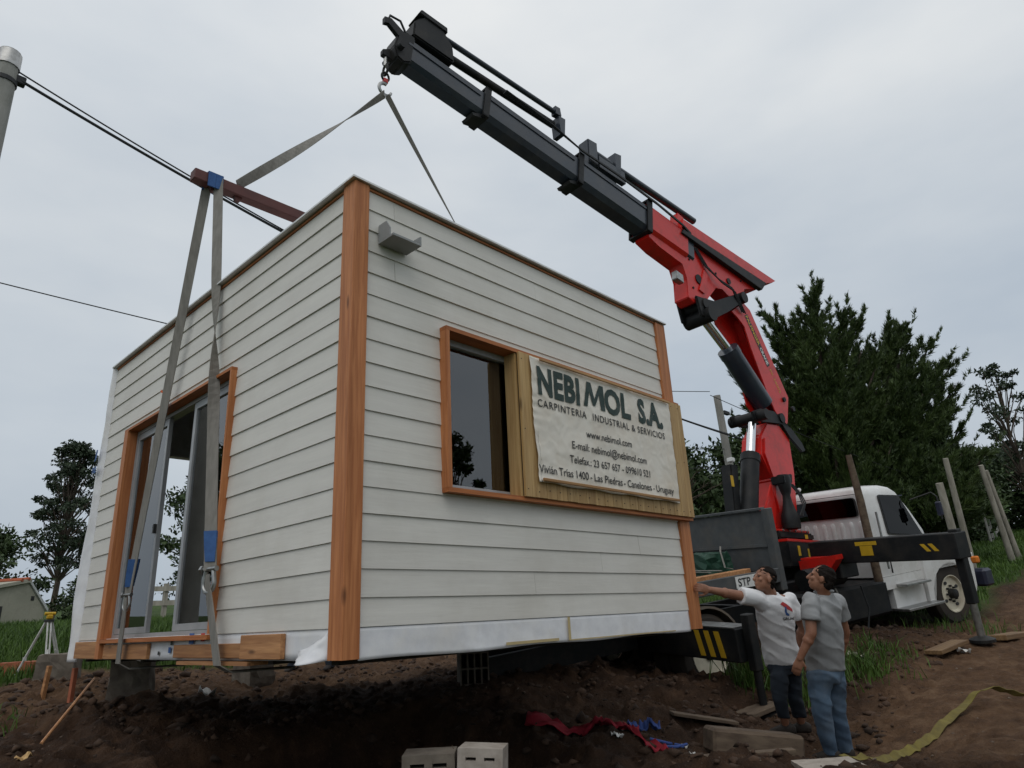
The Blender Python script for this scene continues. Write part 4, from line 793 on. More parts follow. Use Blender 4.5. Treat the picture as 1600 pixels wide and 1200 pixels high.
# bend cylinder, lying in the boom
c2 = kt('bend_cylinder', 'boompaint', [(-0.22, 3.66), (0.66, 4.50)], 0.185); kt('cylinder_rod', 'chrome', [(0.66, 4.50), (1.32, 4.98)], 0.09, c2); kt('cylinder_gland', 'boompaint', [(0.60, 4.44), (0.70, 4.54)], 0.195, c2)
kt('cylinder_head', 'blackpaint', [(1.50, 4.93, -0.30), (1.50, 4.93, 0.24)], 0.135)
lk = kp('knuckle_link', 'blackpaint', [(1.80, 5.22), (1.26, 5.24), (0.20, 5.74), (0.10, 5.62), (0.36, 5.46), (0.86, 5.15), (1.40, 4.86), (1.72, 4.86)], -0.215, -0.165, bev=0.015)
kp('knuckle_link', 'blackpaint', [(1.80, 5.22), (1.26, 5.24), (0.20, 5.74), (0.10, 5.62), (0.36, 5.46), (0.86, 5.15), (1.40, 4.86), (1.72, 4.86)], 0.165, 0.215, bev=0.015)
kt('knuckle_pin', 'blackpaint', [(0.25, 5.60, -0.26), (0.25, 5.60, 0.26)], 0.11); kt('knuckle_pin', 'blackpaint', [(1.55, 5.12, -0.24), (1.55, 5.12, 0.24)], 0.10)
# knuckle housing of the outer boom
kn = kp('knuckle_housing', 'red', [(2.86, 6.02), (2.72, 6.36), (1.86, 6.66), (-0.98, 6.36), (-0.46, 6.00), (0.00, 5.90), (0.16, 5.66), (0.62, 5.55), (0.80, 5.66), (1.02, 5.62), (1.38, 5.25), (1.79, 5.10), (1.94, 5.17), (1.88, 5.54), (1.96, 5.80), (2.58, 5.92)], -0.145, 0.145, bev=0.012)
kp('top_cover', 'red', [(1.84, 6.70), (-1.20, 6.39), (-1.06, 6.31), (-0.74, 6.20), (1.92, 6.46)], -0.20, 0.20, kn)
kp('guide_rail', 'blackpaint', [(1.98, 6.36), (1.92, 6.453), (-0.74, 6.193), (-0.52, 5.98)], -0.235, -0.148, kn, 0.008)
kp('rib', 'red', [(1.25, 5.78), (1.45, 5.36), (1.60, 5.40), (1.36, 5.86)], -0.170, -0.147, kn, 0.004); kp('side_lamp', 'steel', [(2.22, 5.44), (2.02, 5.40), (2.02, 5.56), (2.20, 5.60)], -0.16, -0.05, kn, 0.01)
kt('boss', 'blackpaint', [(1.55, 5.62, -0.165), (1.55, 5.62, -0.146)], 0.09, kn); kt('boss', 'blackpaint', [(0.55, 5.88, -0.165), (0.55, 5.88, -0.146)], 0.06, kn)
# telescopic sections
ax0 = Vector((1.6, 6.15)); axd = Vector((1, 0.160)).normalized(); axn = Vector((-axd.y, axd.x))
def S(s_, h_, w): q = ax0+axd*s_+axn*h_; return K(q.x, q.y, w)
def section(name, s0, s1, hw, h, m='boompaint', off=0.0):
    bm = B(); prof = [(-hw*0.62, -h/2), (hw*0.62, -h/2), (hw, -h/2+hw*0.42), (hw, h/2-hw*0.5), (hw*0.5, h/2), (-hw*0.5, h/2), (-hw, h/2-hw*0.5), (-hw, -h/2+hw*0.42)]
    A_ = [bm.verts.new(S(s0, b2+off, a)) for a, b2 in prof]; B_ = [bm.verts.new(S(s1, b2+off, a)) for a, b2 in prof]
    bm.faces.new(A_[::-1]); bm.faces.new(B_)
    for k in range(8): bm.faces.new((A_[k], A_[(k+1) % 8], B_[(k+1) % 8], B_[k]))
    return obj(name, bm, M[m], truck)
s_a = section('boom_section', 0.0, 2.86, 0.178, 0.56, off=0.05); s_b = section('boom_section', 0.4, 4.72, 0.158, 0.50, off=0.05); s_c = section('boom_section', 0.8, 6.02, 0.138, 0.44, off=0.05)
section('boom_section', 0.2, 1.25, 0.20, 0.62, 'red', 0.05)
def collar(s0, s1, hw, h, parent, lip=True):
    bm = B()
    for (w0, w1, h0, h1) in ((-hw, -hw+0.03, -h/2, h/2), (hw-0.03, hw, -h/2, h/2), (-hw, hw, h/2-0.03, h/2), (-hw, hw, -h/2, -h/2+0.03)):
        prism(bm, [(s0, h0), (s1, h0), (s1, h1), (s0, h1)], lambda a, b2, w: S(a, b2+0.05, w), w0, w1)
    o = obj('collar', bm, M['blackpaint'], parent)
    if lip:
        bm = B(); prism(bm, [(s0+0.02, -h/2-0.005), (s1+0.12, -h/2-0.07), (s1+0.15, -h/2-0.04), (s1, -h/2+0.04)], lambda a, b2, w: S(a, b2+0.05, w), -hw*0.7, hw*0.7); obj('wear_lip', bm, M['blackpaint'], o)
    return o
collar(2.80, 2.90, 0.188, 0.585, s_a); collar(4.64, 4.74, 0.168, 0.525, s_b); collar(1.18, 1.30, 0.210, 0.64, s_a, False)
for sc_, h_, a_, b_2 in ((s_a, 0.16, 0.5, 2.8), (s_b, 0.13, 2.98, 4.64), (s_c, 0.11, 4.80, 5.98)):   # pressed flange along the side
    bm = B()
    for sg in (-1, 1):
        hw_ = {0.16: 0.179, 0.13: 0.159, 0.11: 0.139}[h_]; prism(bm, [(a_, h_-0.17), (b_2, h_-0.17), (b_2, h_-0.135), (a_, h_-0.135)], lambda a, b2, w: S(a, b2+0.16, w), sg*hw_, sg*(hw_+0.014))
    obj('side_flange', bm, M['boompaint'], sc_)
# head of the boom
hd = kp('boom_head', 'blackpaint', [(7.44, 6.92), (7.38, 7.36), (7.52, 7.38), (7.64, 7.28), (7.70, 7.06), (7.66, 6.90), (7.56, 6.86)], -0.148, 0.148, bev=0.02)
kp('head_valve', 'blackpaint', [(7.42, 7.40), (6.76, 7.32), (6.78, 7.58), (6.94, 7.78), (7.24, 7.82), (7.40, 7.64)], -0.15, 0.10, bev=0.02)
kp('valve_cover', 'blackpaint', [(7.34, 7.80), (7.30, 7.88), (6.88, 7.83), (6.88, 7.74)], -0.17, 0.12, bev=0.01)
kt('head_pin', 'blackpaint', [(7.62, 7.06, -0.22), (7.62, 7.06, 0.22)], 0.045, hd); kp('hook_lug', 'blackpaint', [(7.66, 7.10), (7.80, 7.02), (7.80, 6.94), (7.66, 6.92)], -0.035, 0.035, hd, 0.008); kt('head_hose', 'cable', [(7.50, 7.38, -0.1), (7.60, 7.52, -0.12), (7.74, 7.54, -0.1), (7.78, 7.40, -0.1)], 0.016, hd, 8)
kp('head_bracket', 'blackpaint', [(7.60, 7.22), (7.78, 7.36), (7.84, 7.34), (7.84, 7.43), (7.74, 7.46), (7.54, 7.34)], -0.14, -0.08, hd)
# extension rams lying on top
kt('extension_ram', 'boompaint', [(6.94, 7.72), (4.78, 7.56)], 0.040, w=-0.08); kt('extension_ram', 'blackpaint', [(6.80, 7.50), (4.80, 7.36)], 0.058, w=-0.02); kt('extension_ram', 'boompaint', [(4.1, 7.22), (1.28, 6.93)], 0.062, w=-0.06)
kp('ram_clamp', 'boompaint', [(4.74, 7.16), (4.66, 7.16), (4.62, 7.48), (4.76, 7.48)], -0.13, 0.05); kp('ram_clamp', 'boompaint', [(4.82, 7.50), (4.70, 7.50), (4.72, 7.64), (4.82, 7.64)], -0.13, -0.03)
rc = kp('ram_clamp', 'boompaint', [(4.18, 6.86), (3.96, 6.84), (3.94, 7.34), (4.16, 7.34)], -0.16, 0.06, bev=0.015); kp('ram_clamp', 'boompaint', [(3.52, 6.86), (3.42, 6.86), (3.34, 7.38), (3.50, 7.36)], -0.15, 0.05)
kp('ram_clamp', 'red', [(1.92, 6.60), (1.70, 6.58), (1.70, 6.82), (1.86, 6.86)], -0.12, 0.04)
kp('hose_guide', 'boompaint', [(3.92, 6.90), (3.3, 6.84), (3.3, 7.06), (3.92, 7.12)], -0.15, -0.06)
for k in range(4):
    kt('hose', 'cable', [(5.9, 7.28+0.0*k, -0.15-0.02*k), (5.0, 7.17-0.012*k, -0.165-0.016*k), (4.4, 7.0-0.02*k, -0.185-0.012*k), (3.6, 6.90-0.02*k, -0.20-0.01*k), (2.6, 6.74-0.022*k, -0.205-0.01*k), (1.9, 6.56-0.02*k, -0.215-0.008*k), (1.68, 6.46-0.02*k, -0.215), (1.75, 6.40, -0.21)], 0.014, truck, 7)
kt('cable_duct', 'blackpaint', [(6.8, 7.28, 0.09), (2.0, 6.72, 0.16)], 0.03)
# hook on its swivel
hk = kt('hook', 'steel', [(7.74, 6.98), (7.74, 6.80)], 0.026); bm = B()
def ringk(cu, cz, r_, tr_, plane='u', seg=16, squash=1.0):
    pts = [K(cu+(r_*math.cos(t_) if plane == 'u' else 0), cz+r_*math.sin(t_)*squash, (r_*math.cos(t_) if plane != 'u' else 0)) for t_ in [2*math.pi*k/seg for k in range(seg+1)]]
    tube(bm, pts, tr_, 7, False)
ringk(7.74, 6.74, 0.055, 0.016, 'w', squash=1.4); ringk(7.74, 6.635, 0.05, 0.015, 'u', squash=1.3); obj('hook_link', bm, M['blackpaint'], hk, True)
kp('hook_block', 'redink', [(7.71, 6.60), (7.77, 6.60), (7.77, 6.53), (7.71, 6.53)], -0.025, 0.025, hk, 0.006)
bm = B(); tube(bm, [K(7.74+0.085*math.sin(t_)-0.0, 6.44+0.085*math.cos(t_), 0) for t_ in [R(a) for a in range(-10, 265, 15)]], [0.024-0.0004*k for k in range(19)], 9); obj('hook_bow', bm, M['steel'], hk, True)

for (u_, z_) in ((2.45, 6.12), (2.25, 6.30), (1.75, 5.95), (1.75, 5.40), (0.95, 5.92), (0.10, 6.02)):
    kt('bolt', 'blackpaint', [(u_, z_, -0.160), (u_, z_, -0.144)], 0.022, kn, 6)
for k in range(5): kt('bolt', 'steel', [(0.40-k*0.2, 1.325, -0.318), (0.40-k*0.2, 1.325, -0.298)], 0.018, colm, 6)
for k in range(3): kt('hose', 'cable', [(0.20+0.06*k, 5.30, -0.19), (0.55+0.05*k, 5.62+0.03*k, -0.25), (0.95+0.04*k, 5.70+0.02*k, -0.24), (1.25+0.05*k, 5.95, -0.18), (1.5+0.05*k, 6.25, -0.17)], 0.013, kn, 7)
bm = B(); tube(bm, [(-2.4, -1.22, 0.95), (-2.35, -1.24, 0.60), (-2.5, -1.26, 0.32), (-2.8, -1.22, 0.24)], 0.014, 7); obj('hanging_hose', bm, M['cable'], truck, True)
bm = B(); tube(bm, [(-2.9, -1.16, 0.98), (-2.85, -1.18, 0.80), (-2.82, -1.17, 0.62)], 0.012, 7); obj('hanging_hose', bm, M['steel'], truck, True)
bm = B(); lathe(bm, [(-3.3, 0.16), (-2.5, 0.16)], lambda a, c2, s2: Vector((a, -0.95+c2, 1.14+s2)), 16); obj('air_tank', bm, M['blackpaint'], truck, True)

# ================================================================= rigging
BY = 2.303
beam = thing('spreader_beam', 'dark red steel spreader beam hanging over the cabin roof', 'beam', (W/2, BY, 4.17))
bm = B(); bb(bm, -2.13, 2.13, -0.055, 0.055, -0.055, 0.055, bevel=0.008); obj('box_section', bm, M['beam'], beam)
for s_ in (-1, 1):
    bm = B(); prism(bm, [(s_*1.98, -0.055), (s_*1.90, -0.055), (s_*1.90, -0.10), (s_*1.95, -0.10)], lambda a, b2, w: Vector((a, w, b2)), -0.02, 0.02); obj('stop_lug', bm, M['beam'], beam)
    bm = B(); prism(bm, [(s_*1.74, -0.055), (s_*1.66, -0.055), (s_*1.68, -0.10), (s_*1.72, -0.10)], lambda a, b2, w: Vector((a, w, b2)), -0.02, 0.02); obj('stop_lug', bm, M['beam'], beam)
def strap(name, label, p0, p1, w, tw0, tw1, side, n=40, sag=0.0, group='lifting straps', curve=None):
    p0 = Vector(p0); p1 = Vector(p1); d = (p1-p0).normalized(); a = Vector(side); a = (a-d*a.dot(d)).normalized(); b2 = d.cross(a)
    pts = []; wd = []
    for i in range(n+1):
        t_ = i/n; q = p0.lerp(p1, t_) + Vector((0, 0, -sag*4*t_*(1-t_)))
        tt = t_ if curve is None else curve(t_)
        an = tw0+(tw1-tw0)*tt; pts.append(q); wd.append(a*math.cos(an)+b2*math.sin(an))
    bm = B(); ribbon(bm, pts, w, wd, 0.007); return bm
HK = Vector((1.866, BY, 6.36))
o = obj('lifting_sling', strap('', '', HK+Vector((-0.02, 0, 0)), (0.14, BY-0.02, 4.235), 0.10, 0.9, -2.3, (0, 1, 0), sag=0.03), M['strap'])
tag(o, 'grey webbing sling from the crane hook down to the near end of the spreader beam', 'sling', 'slings on the crane hook')
o = obj('lifting_sling', strap('', '', HK+Vector((0.02, 0, 0)), (W-0.14, BY, 4.235), 0.10, 0.2, 1.2, (0, 1, 0), sag=0.02), M['strap'])
tag(o, 'grey webbing sling from the crane hook dropping behind the cabin roof', 'sling', 'slings on the crane hook')
def shackle(parent, c_, s_=1.0, yaw=0.0):
    bm = B(); q = [Vector((0, 0.036*math.cos(R(a))*1.25 if 20 < a < 160 else 0.036*math.cos(R(a)), 0.055*math.sin(R(a)))) for a in range(-180, 1, 15)]
    pts = [Vector((0, -0.028, 0.045))]+[Vector((0, 0.044*math.cos(R(a)), -0.02+0.044*math.sin(R(a)))) for a in range(180, 361, 15)]+[Vector((0, 0.028, 0.045))]
    rot_ = Matrix.Rotation(yaw, 3, 'Z'); tube(bm, [c_+rot_ @ (p_*s_) for p_ in pts], 0.011*s_, 9); o_ = obj('shackle', bm, M['steel'], parent, True)
    bm = B(); tube(bm, [c_+rot_ @ (Vector((0, -0.055, 0.045))*s_), c_+rot_ @ (Vector((0, 0.05, 0.045))*s_)], 0.013*s_, 9)
    tube(bm, [c_+rot_ @ (Vector((0, 0.05, 0.045))*s_), c_+rot_ @ (Vector((0, 0.068, 0.045))*s_)], 0.021*s_, 6); obj('shackle_pin', bm, M['steel'], o_, True)
    return o_
def side_strap(label, ytop, xtop, ysh, zsh, ybot, tw, dark, sxo):
    t_ = thing('lifting_strap', label, 'strap', (-0.06, ysh, zsh), group='straps down the door side of the cabin')
    O = Vector((-0.06, ysh, zsh))
    top = Vector((xtop, BY+ytop, 4.235)); sh = Vector((sxo, ysh, zsh+0.06))
    cv = (lambda t2: smoothf((t2-0.28)/0.46)) if not dark else (lambda t2: smoothf((t2-0.05)/0.9))
    bm = strap('', '', top-O, sh-O, 0.088, tw[0], tw[1], (0, 1, 0), n=56, curve=cv); obj('webbing', bm, M['strap'], t_)
    a = top.lerp(sh, 0.925)-O; b2 = top.lerp(sh, 0.985)-O
    bm = B(); ribbon(bm, [a, a.lerp(b2, 0.5), b2], [0.092, 0.084, 0.066], [(0.7, -0.7, 0)]*3, 0.024); obj('sleeve', bm, M['sleeve'], t_)
    bm = B(); ribbon(bm, [Vector((xtop, BY+0.066, 4.10))-O, Vector((xtop, BY+0.064, 4.232))-O, Vector((xtop, BY, 4.242))-O, Vector((xtop, BY-0.064, 4.232))-O, Vector((xtop, BY-0.066, 4.08))-O], 0.068, [(1, 0, 0)]*5, 0.012); obj('beam_sleeve', bm, M['sleeve'], t_)
    shackle(t_, Vector((sxo+0.06, 0, 0.0)), 1.45 if not dark else 1.15, 0.15)
    bm = B(); dy = ybot-ysh
    ribbon(bm, [Vector((sxo+0.06-0.012, 0.0, 0.03)), Vector((sxo+0.05, 0.0, -0.02)), Vector((-0.045, dy*0.25, -0.16)), Vector((-0.03, dy, -zsh-0.03)), Vector((0.05, dy*1.03, -zsh-0.075)), Vector((0.5, dy*1.05, -zsh-0.08))], [0.05, 0.062, 0.088, 0.098, 0.098, 0.098], [(0, 1, 0)]*4+[(0, 1, 0.05)]*2, 0.009); obj('lower_loop', bm, M['strap'], t_)
    return t_
side_strap('grey lifting strap with large bright shackle beside the near door jamb', -0.03, -0.045, 1.545, 0.53, 1.33, (-0.70, 2.36), False, -0.10)
side_strap('darker lifting strap slanting across the glass door to a small shackle', 0.02, -0.115, 3.14, 0.46, 3.20, (-0.80, -0.25), True, -0.10)
tg = B(); ribbon(tg, [(-0.09, 2.78, 2.22), (-0.11, 2.84, 2.23), (-0.115, 2.90, 2.26)], 0.022, [(0, 0, 1)]*3, 0.003)
tag(obj('orange_tag', tg, mat('orange_tape', (0.7, 0.13, 0.02))), 'small orange tag sticking out from the slanting strap above the door', 'tag')

# ================================================================= people
def finish(bm, name, m, parent, vox, it=6, disp=0.0, dscale=6.0, seed=0, fac=0.5):
    me_ = bpy.data.meshes.new(name); bm.to_mesh(me_); bm.free(); o_ = link(name, me_, None, parent)
    md = o_.modifiers.new('r', 'REMESH'); md.mode = 'VOXEL'; md.voxel_size = vox
    sm = o_.modifiers.new('s', 'SMOOTH'); sm.iterations = it; sm.factor = fac
    dg = bpy.context.evaluated_depsgraph_get(); dg.update(); nm = bpy.data.meshes.new_from_object(o_.evaluated_get(dg)); o_.modifiers.clear(); o_.data = nm; bpy.data.meshes.remove(me_)
    if disp:
        n_ = len(nm.vertices); co = np.empty(n_*3, np.float32); nm.vertices.foreach_get('co', co); co = co.reshape(-1, 3); no = np.empty(n_*3, np.float32); nm.vertices.foreach_get('normal', no); no = no.reshape(-1, 3)
        d_ = fbm((co[:, 0]+co[:, 1])*dscale*0.8+co[:, 2]*dscale*0.5, co[:, 2]*dscale*1.1+(co[:, 0]-co[:, 1])*dscale*0.4, 3, seed)
        d_ = 1-2*np.abs(d_); co = co+no*(d_[:, None]-0.5)*disp; nm.vertices.foreach_set('co', co.astype(np.float32).ravel())
    nm.polygons.foreach_set('use_smooth', np.ones(len(nm.polygons), bool)); nm.update(); nm.name = name
    nm.materials.clear(); nm.materials.append(m); return o_
def capsule(bm, p0, p1, r0, r1, seg=14):
    p0 = Vector(p0); p1 = Vector(p1); d = (p1-p0).normalized(); a, b2 = frame_of(d); rg = []
    for t_ in (-1.0, -0.86, -0.5): rg.append((p0+d*r0*t_, a, b2, r0*math.sqrt(max(0.01, 1-t_*t_)), r0*math.sqrt(max(0.01, 1-t_*t_))))
    rg.append((p0, a, b2, r0, r0)); rg.append(((p0+p1)/2, a, b2, (r0+r1)/2, (r0+r1)/2)); rg.append((p1, a, b2, r1, r1))
    for t_ in (0.5, 0.86, 1.0): rg.append((p1+d*r1*t_, a, b2, r1*math.sqrt(max(0.01, 1-t_*t_)), r1*math.sqrt(max(0.01, 1-t_*t_))))
    loft(bm, rg, seg)
def chain(bm, pts, rs):
    for i in range(len(pts)-1): capsule(bm, pts[i], pts[i+1], rs[i], rs[i+1])
def person(label, J, face, palm, look, shirt, trousers, sleeve_len=0.62, group='men guiding the cabin', shorts=None, feet_dir=None, hair_back=True, grip=None, build=1.0, cap_beard=False, collar=False, shirt_len=0.0):
    J = {k: Vector(v) for k, v in J.items()}
    base = Vector(((J['anL'].x+J['anR'].x)/2, (J['anL'].y+J['anR'].y)/2, min(J['anL'].z, J['anR'].z)-0.08))
    root = thing('person', label, 'person', base, group=group); J = {k: v-base for k, v in J.items()}
    fwd = Vector(face).normalized(); lat = (J['shR']-J['shL']); lat.z *= 0.5; lat.normalize()
    def ring(c_, ru, rv, up=None):
        f_ = fwd - lat*fwd.dot(lat); f_.normalize(); return (c_, lat, f_, ru, rv)
    g = build
    # ---- body: head, neck, core, arms, hands as one skin surface
    bm = B(); lk = Vector(look).normalized(); hx = lk.cross(Vector((0, 0, 1))).normalized(); hz = hx.cross(lk).normalized(); HM = Matrix((hx, lk, hz)).transposed()
    hc = J['head']
    def hp(x_, y_, z_): return hc + HM @ Vector((x_, y_, z_))
    sphere(bm, hp(0, -0.012, 0.025), 1, 18, 14, (0.077, 0.096, 0.092), HM); sphere(bm, hp(0, 0.022, -0.040), 1, 16, 12, (0.060, 0.066, 0.075), HM); sphere(bm, hp(0, 0.045, -0.082), 1, 12, 8, (0.034, 0.034, 0.030), HM)
    capsule(bm, hp(0, 0.086, 0.012), hp(0, 0.104, -0.028), 0.010, 0.016, 8)          # nose
    for s_ in (-1, 1):
        sphere(bm, hp(s_*0.031, 0.074, 0.020), 1, 8, 6, (0.022, 0.016, 0.010), HM)    # brow
        sphere(bm, hp(s_*0.038, 0.064, -0.022), 1, 8, 6, (0.024, 0.022, 0.022), HM)   # cheek
        sphere(bm, hp(s_*0.079, -0.006, -0.006), 1, 8, 8, (0.010, 0.021, 0.033), HM)  # ear
    sphere(bm, hp(0, 0.082, -0.056), 1, 8, 6, (0.024, 0.012, 0.007), HM); sphere(bm, hp(0, 0.080, -0.068), 1, 8, 6, (0.020, 0.012, 0.007), HM)
    capsule(bm, J['neck']-Vector((0, 0, 0.03)), hp(0, -0.02, -0.05), 0.062, 0.056); 
    chain(bm, [J['shL'], J['neck']+(J['chest']-J['neck'])*0.25, J['shR']], [0.038, 0.040, 0.038]); chain(bm, [J['neck']-Vector((0, 0, 0.02)), J['chest'], J['waist'], J['hip']], [0.05, 0.075, 0.08, 0.08])
    for s_ in 'LR':
        chain(bm, [J['sh'+s_], J['el'+s_], J['wr'+s_]], [0.050, 0.045, 0.029]); mid = J['el'+s_].lerp(J['wr'+s_], 0.28); sphere(bm, mid, 0.048, 10, 8)
        # hand: palm, four fingers, thumb
        w_ = J['wr'+s_]; h_ = J['ha'+s_]; hd_ = (h_-w_).normalized(); pn = Vector(palm[s_]).normalized(); pn = (pn-hd_*pn.dot(hd_)).normalized(); sd = hd_.cross(pn)
        if s_ == 'R': sd = -sd                                              # towards the thumb
        loft(bm, [(w_+hd_*a, sd, pn, r1, r2) for a, r1, r2 in ((-0.01, 0.024, 0.018), (0.02, 0.032, 0.017), (0.06, 0.041, 0.015), (0.088, 0.040, 0.013))], 12, 2.4)
        curl = 1.5 if (grip == s_) else 0.75
        for k, (off_, ln) in enumerate(((0.030, 0.075), (0.010, 0.083), (-0.011, 0.077), (-0.030, 0.060))):
            q = w_+hd_*0.082+sd*off_; dd = hd_.copy()
            for seg_, (fr, cu) in enumerate(((0.45, 0.30), (0.32, 0.55), (0.23, 0.5))):
                ang = curl*cu; dd = (dd*math.cos(ang)+pn*math.sin(ang)).normalized(); q2 = q+dd*ln*fr; capsule(bm, q, q2, 0.0098-0.0007*seg_, 0.0092-0.0007*seg_, 8); q = q2
        q = w_+hd_*0.025+sd*0.030; dd = (hd_*0.70+sd*0.65+pn*0.30).normalized(); q2 = q+dd*0.045; capsule(bm, q, q2, 0.013, 0.011, 8); dd = (hd_*0.9+sd*0.15+pn*0.4).normalized(); capsule(bm, q2, q2+dd*0.030, 0.011, 0.009, 8)
    if shorts:
        for s_ in 'LR': chain(bm, [J['kn'+s_], J['an'+s_]], [0.052, 0.036])
    finish(bm, 'body', M['skin'], root, 0.0062, 3)
    # eyes
    for s_ in (-1, 1):
        bm = B(); sphere(bm, hp(s_*0.031, 0.0755, 0.004), 0.0075, 10, 8); obj('eye', bm, M['ink'], root, True)
    # ---- hair
    bm = B(); sphere(bm, hp(0, -0.020, 0.034), 1, 20, 16, (0.081, 0.095, 0.090), HM); sphere(bm, hp(0, -0.054, -0.016), 1, 14, 12, (0.066, 0.052, 0.068), HM)
    hm = HM.transposed()
    o_ = finish(bm, 'hair', M['hair'], root, 0.007, 2, 0.014, 26, 5)
    bm2 = bmesh.new(); bm2.from_mesh(o_.data)
    dele = [v for v in bm2.verts if (lambda q: (q.z < 0.034+0.45*max(0, q.y-0.04) and q.y > 0.038) or (q.z < -0.002 and q.y > -0.024))(hm @ (v.co-hc))]; bmesh.ops.delete(bm2, geom=dele, context='VERTS'); bm2.to_mesh(o_.data); bm2.free()
    if cap_beard:
        bm = B(); sphere(bm, hp(0, 0.040, -0.074), 1, 12, 10, (0.058, 0.056, 0.044), HM); finish(bm, 'beard', M['hair'], root, 0.008, 3)
    # ---- shirt
    bm = B(); nk = J['neck']; up = (nk-J['chest']).normalized(); hem = J['hip']+(J['hip']-J['waist']).normalized()*(0.07+shirt_len)
    shc = (J['shL']+J['shR'])/2
    loft(bm, [ring(hem, 0.190*g, 0.140*g), ring(J['hip'], 0.188*g, 0.142*g), ring(J['hip'].lerp(J['waist'], 0.5), 0.182*g, 0.140*g), ring(J['waist'], 0.178*g, 0.134*g), ring(J['waist'].lerp(J['chest'], 0.5), 0.184*g, 0.134*g), ring(J['chest'], 0.192*g, 0.130*g), ring(J['chest'].lerp(shc, 0.6), 0.190*g, 0.116*g), ring(shc+up*0.005, 0.165*g, 0.090*g), ring(nk-up*0.03, 0.098*g, 0.078*g), ring(nk+up*0.005, 0.070, 0.066)], 24, 2.35)
    for s_ in 'LR':
        sh, el = J['sh'+s_], J['el'+s_]; end = sh.lerp(el, sleeve_len); inn = sh.lerp(J['chest'], 0.30)
        capsule(bm, inn, sh, 0.080*g, 0.076*g); d_ = (el-sh).normalized(); a, b2 = frame_of(d_)
        loft(bm, [(sh-d_*0.02, a, b2, 0.074*g, 0.074*g), (sh.lerp(end, 0.5), a, b2, 0.078*g, 0.076*g), (end, a, b2, 0.080*g, 0.074*g)], 16)
    so_ = finish(bm, 'shirt', M[shirt], root, 0.010, 5, 0.015, 5.2, 3)
    if collar:
        bm = B(); a, b2 = frame_of(up); tube(bm, [nk+up*0.008+lat*0.074*math.cos(t_)+fwd*0.072*math.sin(t_)+Vector((0, 0, 0.01)) for t_ in [2*math.pi*k/18 for k in range(19)]], 0.012, 8); obj('collar', bm, M[shirt], so_, True)
    # ---- trousers
    bm = B()
    loft(bm, [ring(J['hip'].lerp(J['waist'], 0.25), 0.160*g, 0.118*g), ring(J['hip'], 0.168*g, 0.124*g), ring((J['hipL']+J['hipR'])/2-Vector((0, 0, 0.03)), 0.170*g, 0.126*g), ring((J['hipL']+J['hipR'])/2-Vector((0, 0, 0.09)), 0.13*g, 0.10*g)], 20, 2.3)
    for s_ in 'LR':
        h_, k_, a_ = J['hip'+s_]-Vector((0, 0, 0.02)), J['kn'+s_], J['an'+s_]; th = 0.092*g
        end = a_+(a_-k_).normalized()*0.045 if not shorts else k_.lerp(a_, shorts)
        f2 = fwd-lat*fwd.dot(lat)
        loft(bm, [(h_+Vector((0, 0, 0.05)), lat, f2, 0.075*g, 0.095*g), (h_-Vector((0, 0, 0.05)), lat, f2, th, 0.105*g), (h_.lerp(k_, 0.5), lat, f2, 0.083*g, 0.090*g), (k_, lat, f2, 0.066*g, 0.072*g), (k_.lerp(end, 0.4), lat, f2, 0.066*g, 0.072*g), (k_.lerp(end, 0.85), lat, f2, 0.064*g, 0.068*g), (end, lat, f2, 0.068*g, 0.074*g)], 16, 2.2)
    finish(bm, 'trousers', M[trousers], root, 0.010, 5, 0.020, 5.0, 9)
    # ---- shoes
    fd = Vector(feet_dir or face); fd.z = 0; fd.normalize(); sl_ = Vector((-fd.y, fd.x, 0))
    for s_ in 'LR':
        a_ = J['an'+s_]; bt = a_.z-0.085; bm = B()
        loft(bm, [(Vector((a_.x, a_.y, bt+h_))+fd*y_, sl_, Vector((0, 0, 1)), r1, r2) for y_, h_, r1, r2 in ((-0.085, 0.045, 0.022, 0.030), (-0.06, 0.050, 0.038, 0.048), (0.0, 0.052, 0.042, 0.050), (0.07, 0.042, 0.046, 0.040), (0.13, 0.030, 0.044, 0.028), (0.165, 0.024, 0.026, 0.018))], 14, 2.6)
        capsule(bm, Vector((a_.x, a_.y, bt+0.05)), Vector((a_.x, a_.y, bt+0.10)), 0.044, 0.042)
        finish(bm, 'shoe', M['shoe'], root, 0.009, 3)
    return root, so_, base
GREY = {'head':(4.235,-0.985,0.372),'neck':(4.305,-0.960,0.245),'shL':(4.105,-0.905,0.185),'shR':(4.520,-0.975,0.165),'chest':(4.310,-0.906,0.040),'waist':(4.380,-0.850,-0.197),'hip':(4.470,-0.794,-0.350),
 'elL':(4.060,-0.885,-0.075),'wrL':(4.025,-0.765,-0.270),'haL':(4.022,-0.730,-0.345),'elR':(4.660,-0.950,-0.090),'wrR':(4.730,-0.840,-0.325),'haR':(4.735,-0.800,-0.410),
 'hipL':(4.385,-0.760,-0.408),'hipR':(4.570,-0.800,-0.427),'knL':(4.465,-0.690,-0.770),'knR':(4.680,-0.735,-0.780),'anL':(4.600,-0.650,-1.110),'anR':(4.815,-0.690,-1.120)}
def settle(J, dz=0.0):
    lo = min(J['anL'][2], J['anR'][2]); g_ = max(gz(J['anL'][0], J['anL'][1]), gz(J['anR'][0], J['anR'][1])); return g_-(lo-0.085)
dz = settle(GREY); print('grey settle', dz)
GREY = {k: (v[0], v[1], v[2]+(dz if k[:2] == 'an' else 0)) for k, v in GREY.items()}
person('man in grey polo shirt and blue jeans with back to camera looking up', GREY, (0.10, 1.0, 0), {'L': (0.9, 0.4, 0), 'R': (-0.9, 0.4, 0)}, (-0.38, 0.88, 0.42), 'shirtgrey', 'denim', 0.60, feet_dir=(-0.2, 1, 0), collar=True, build=1.03)
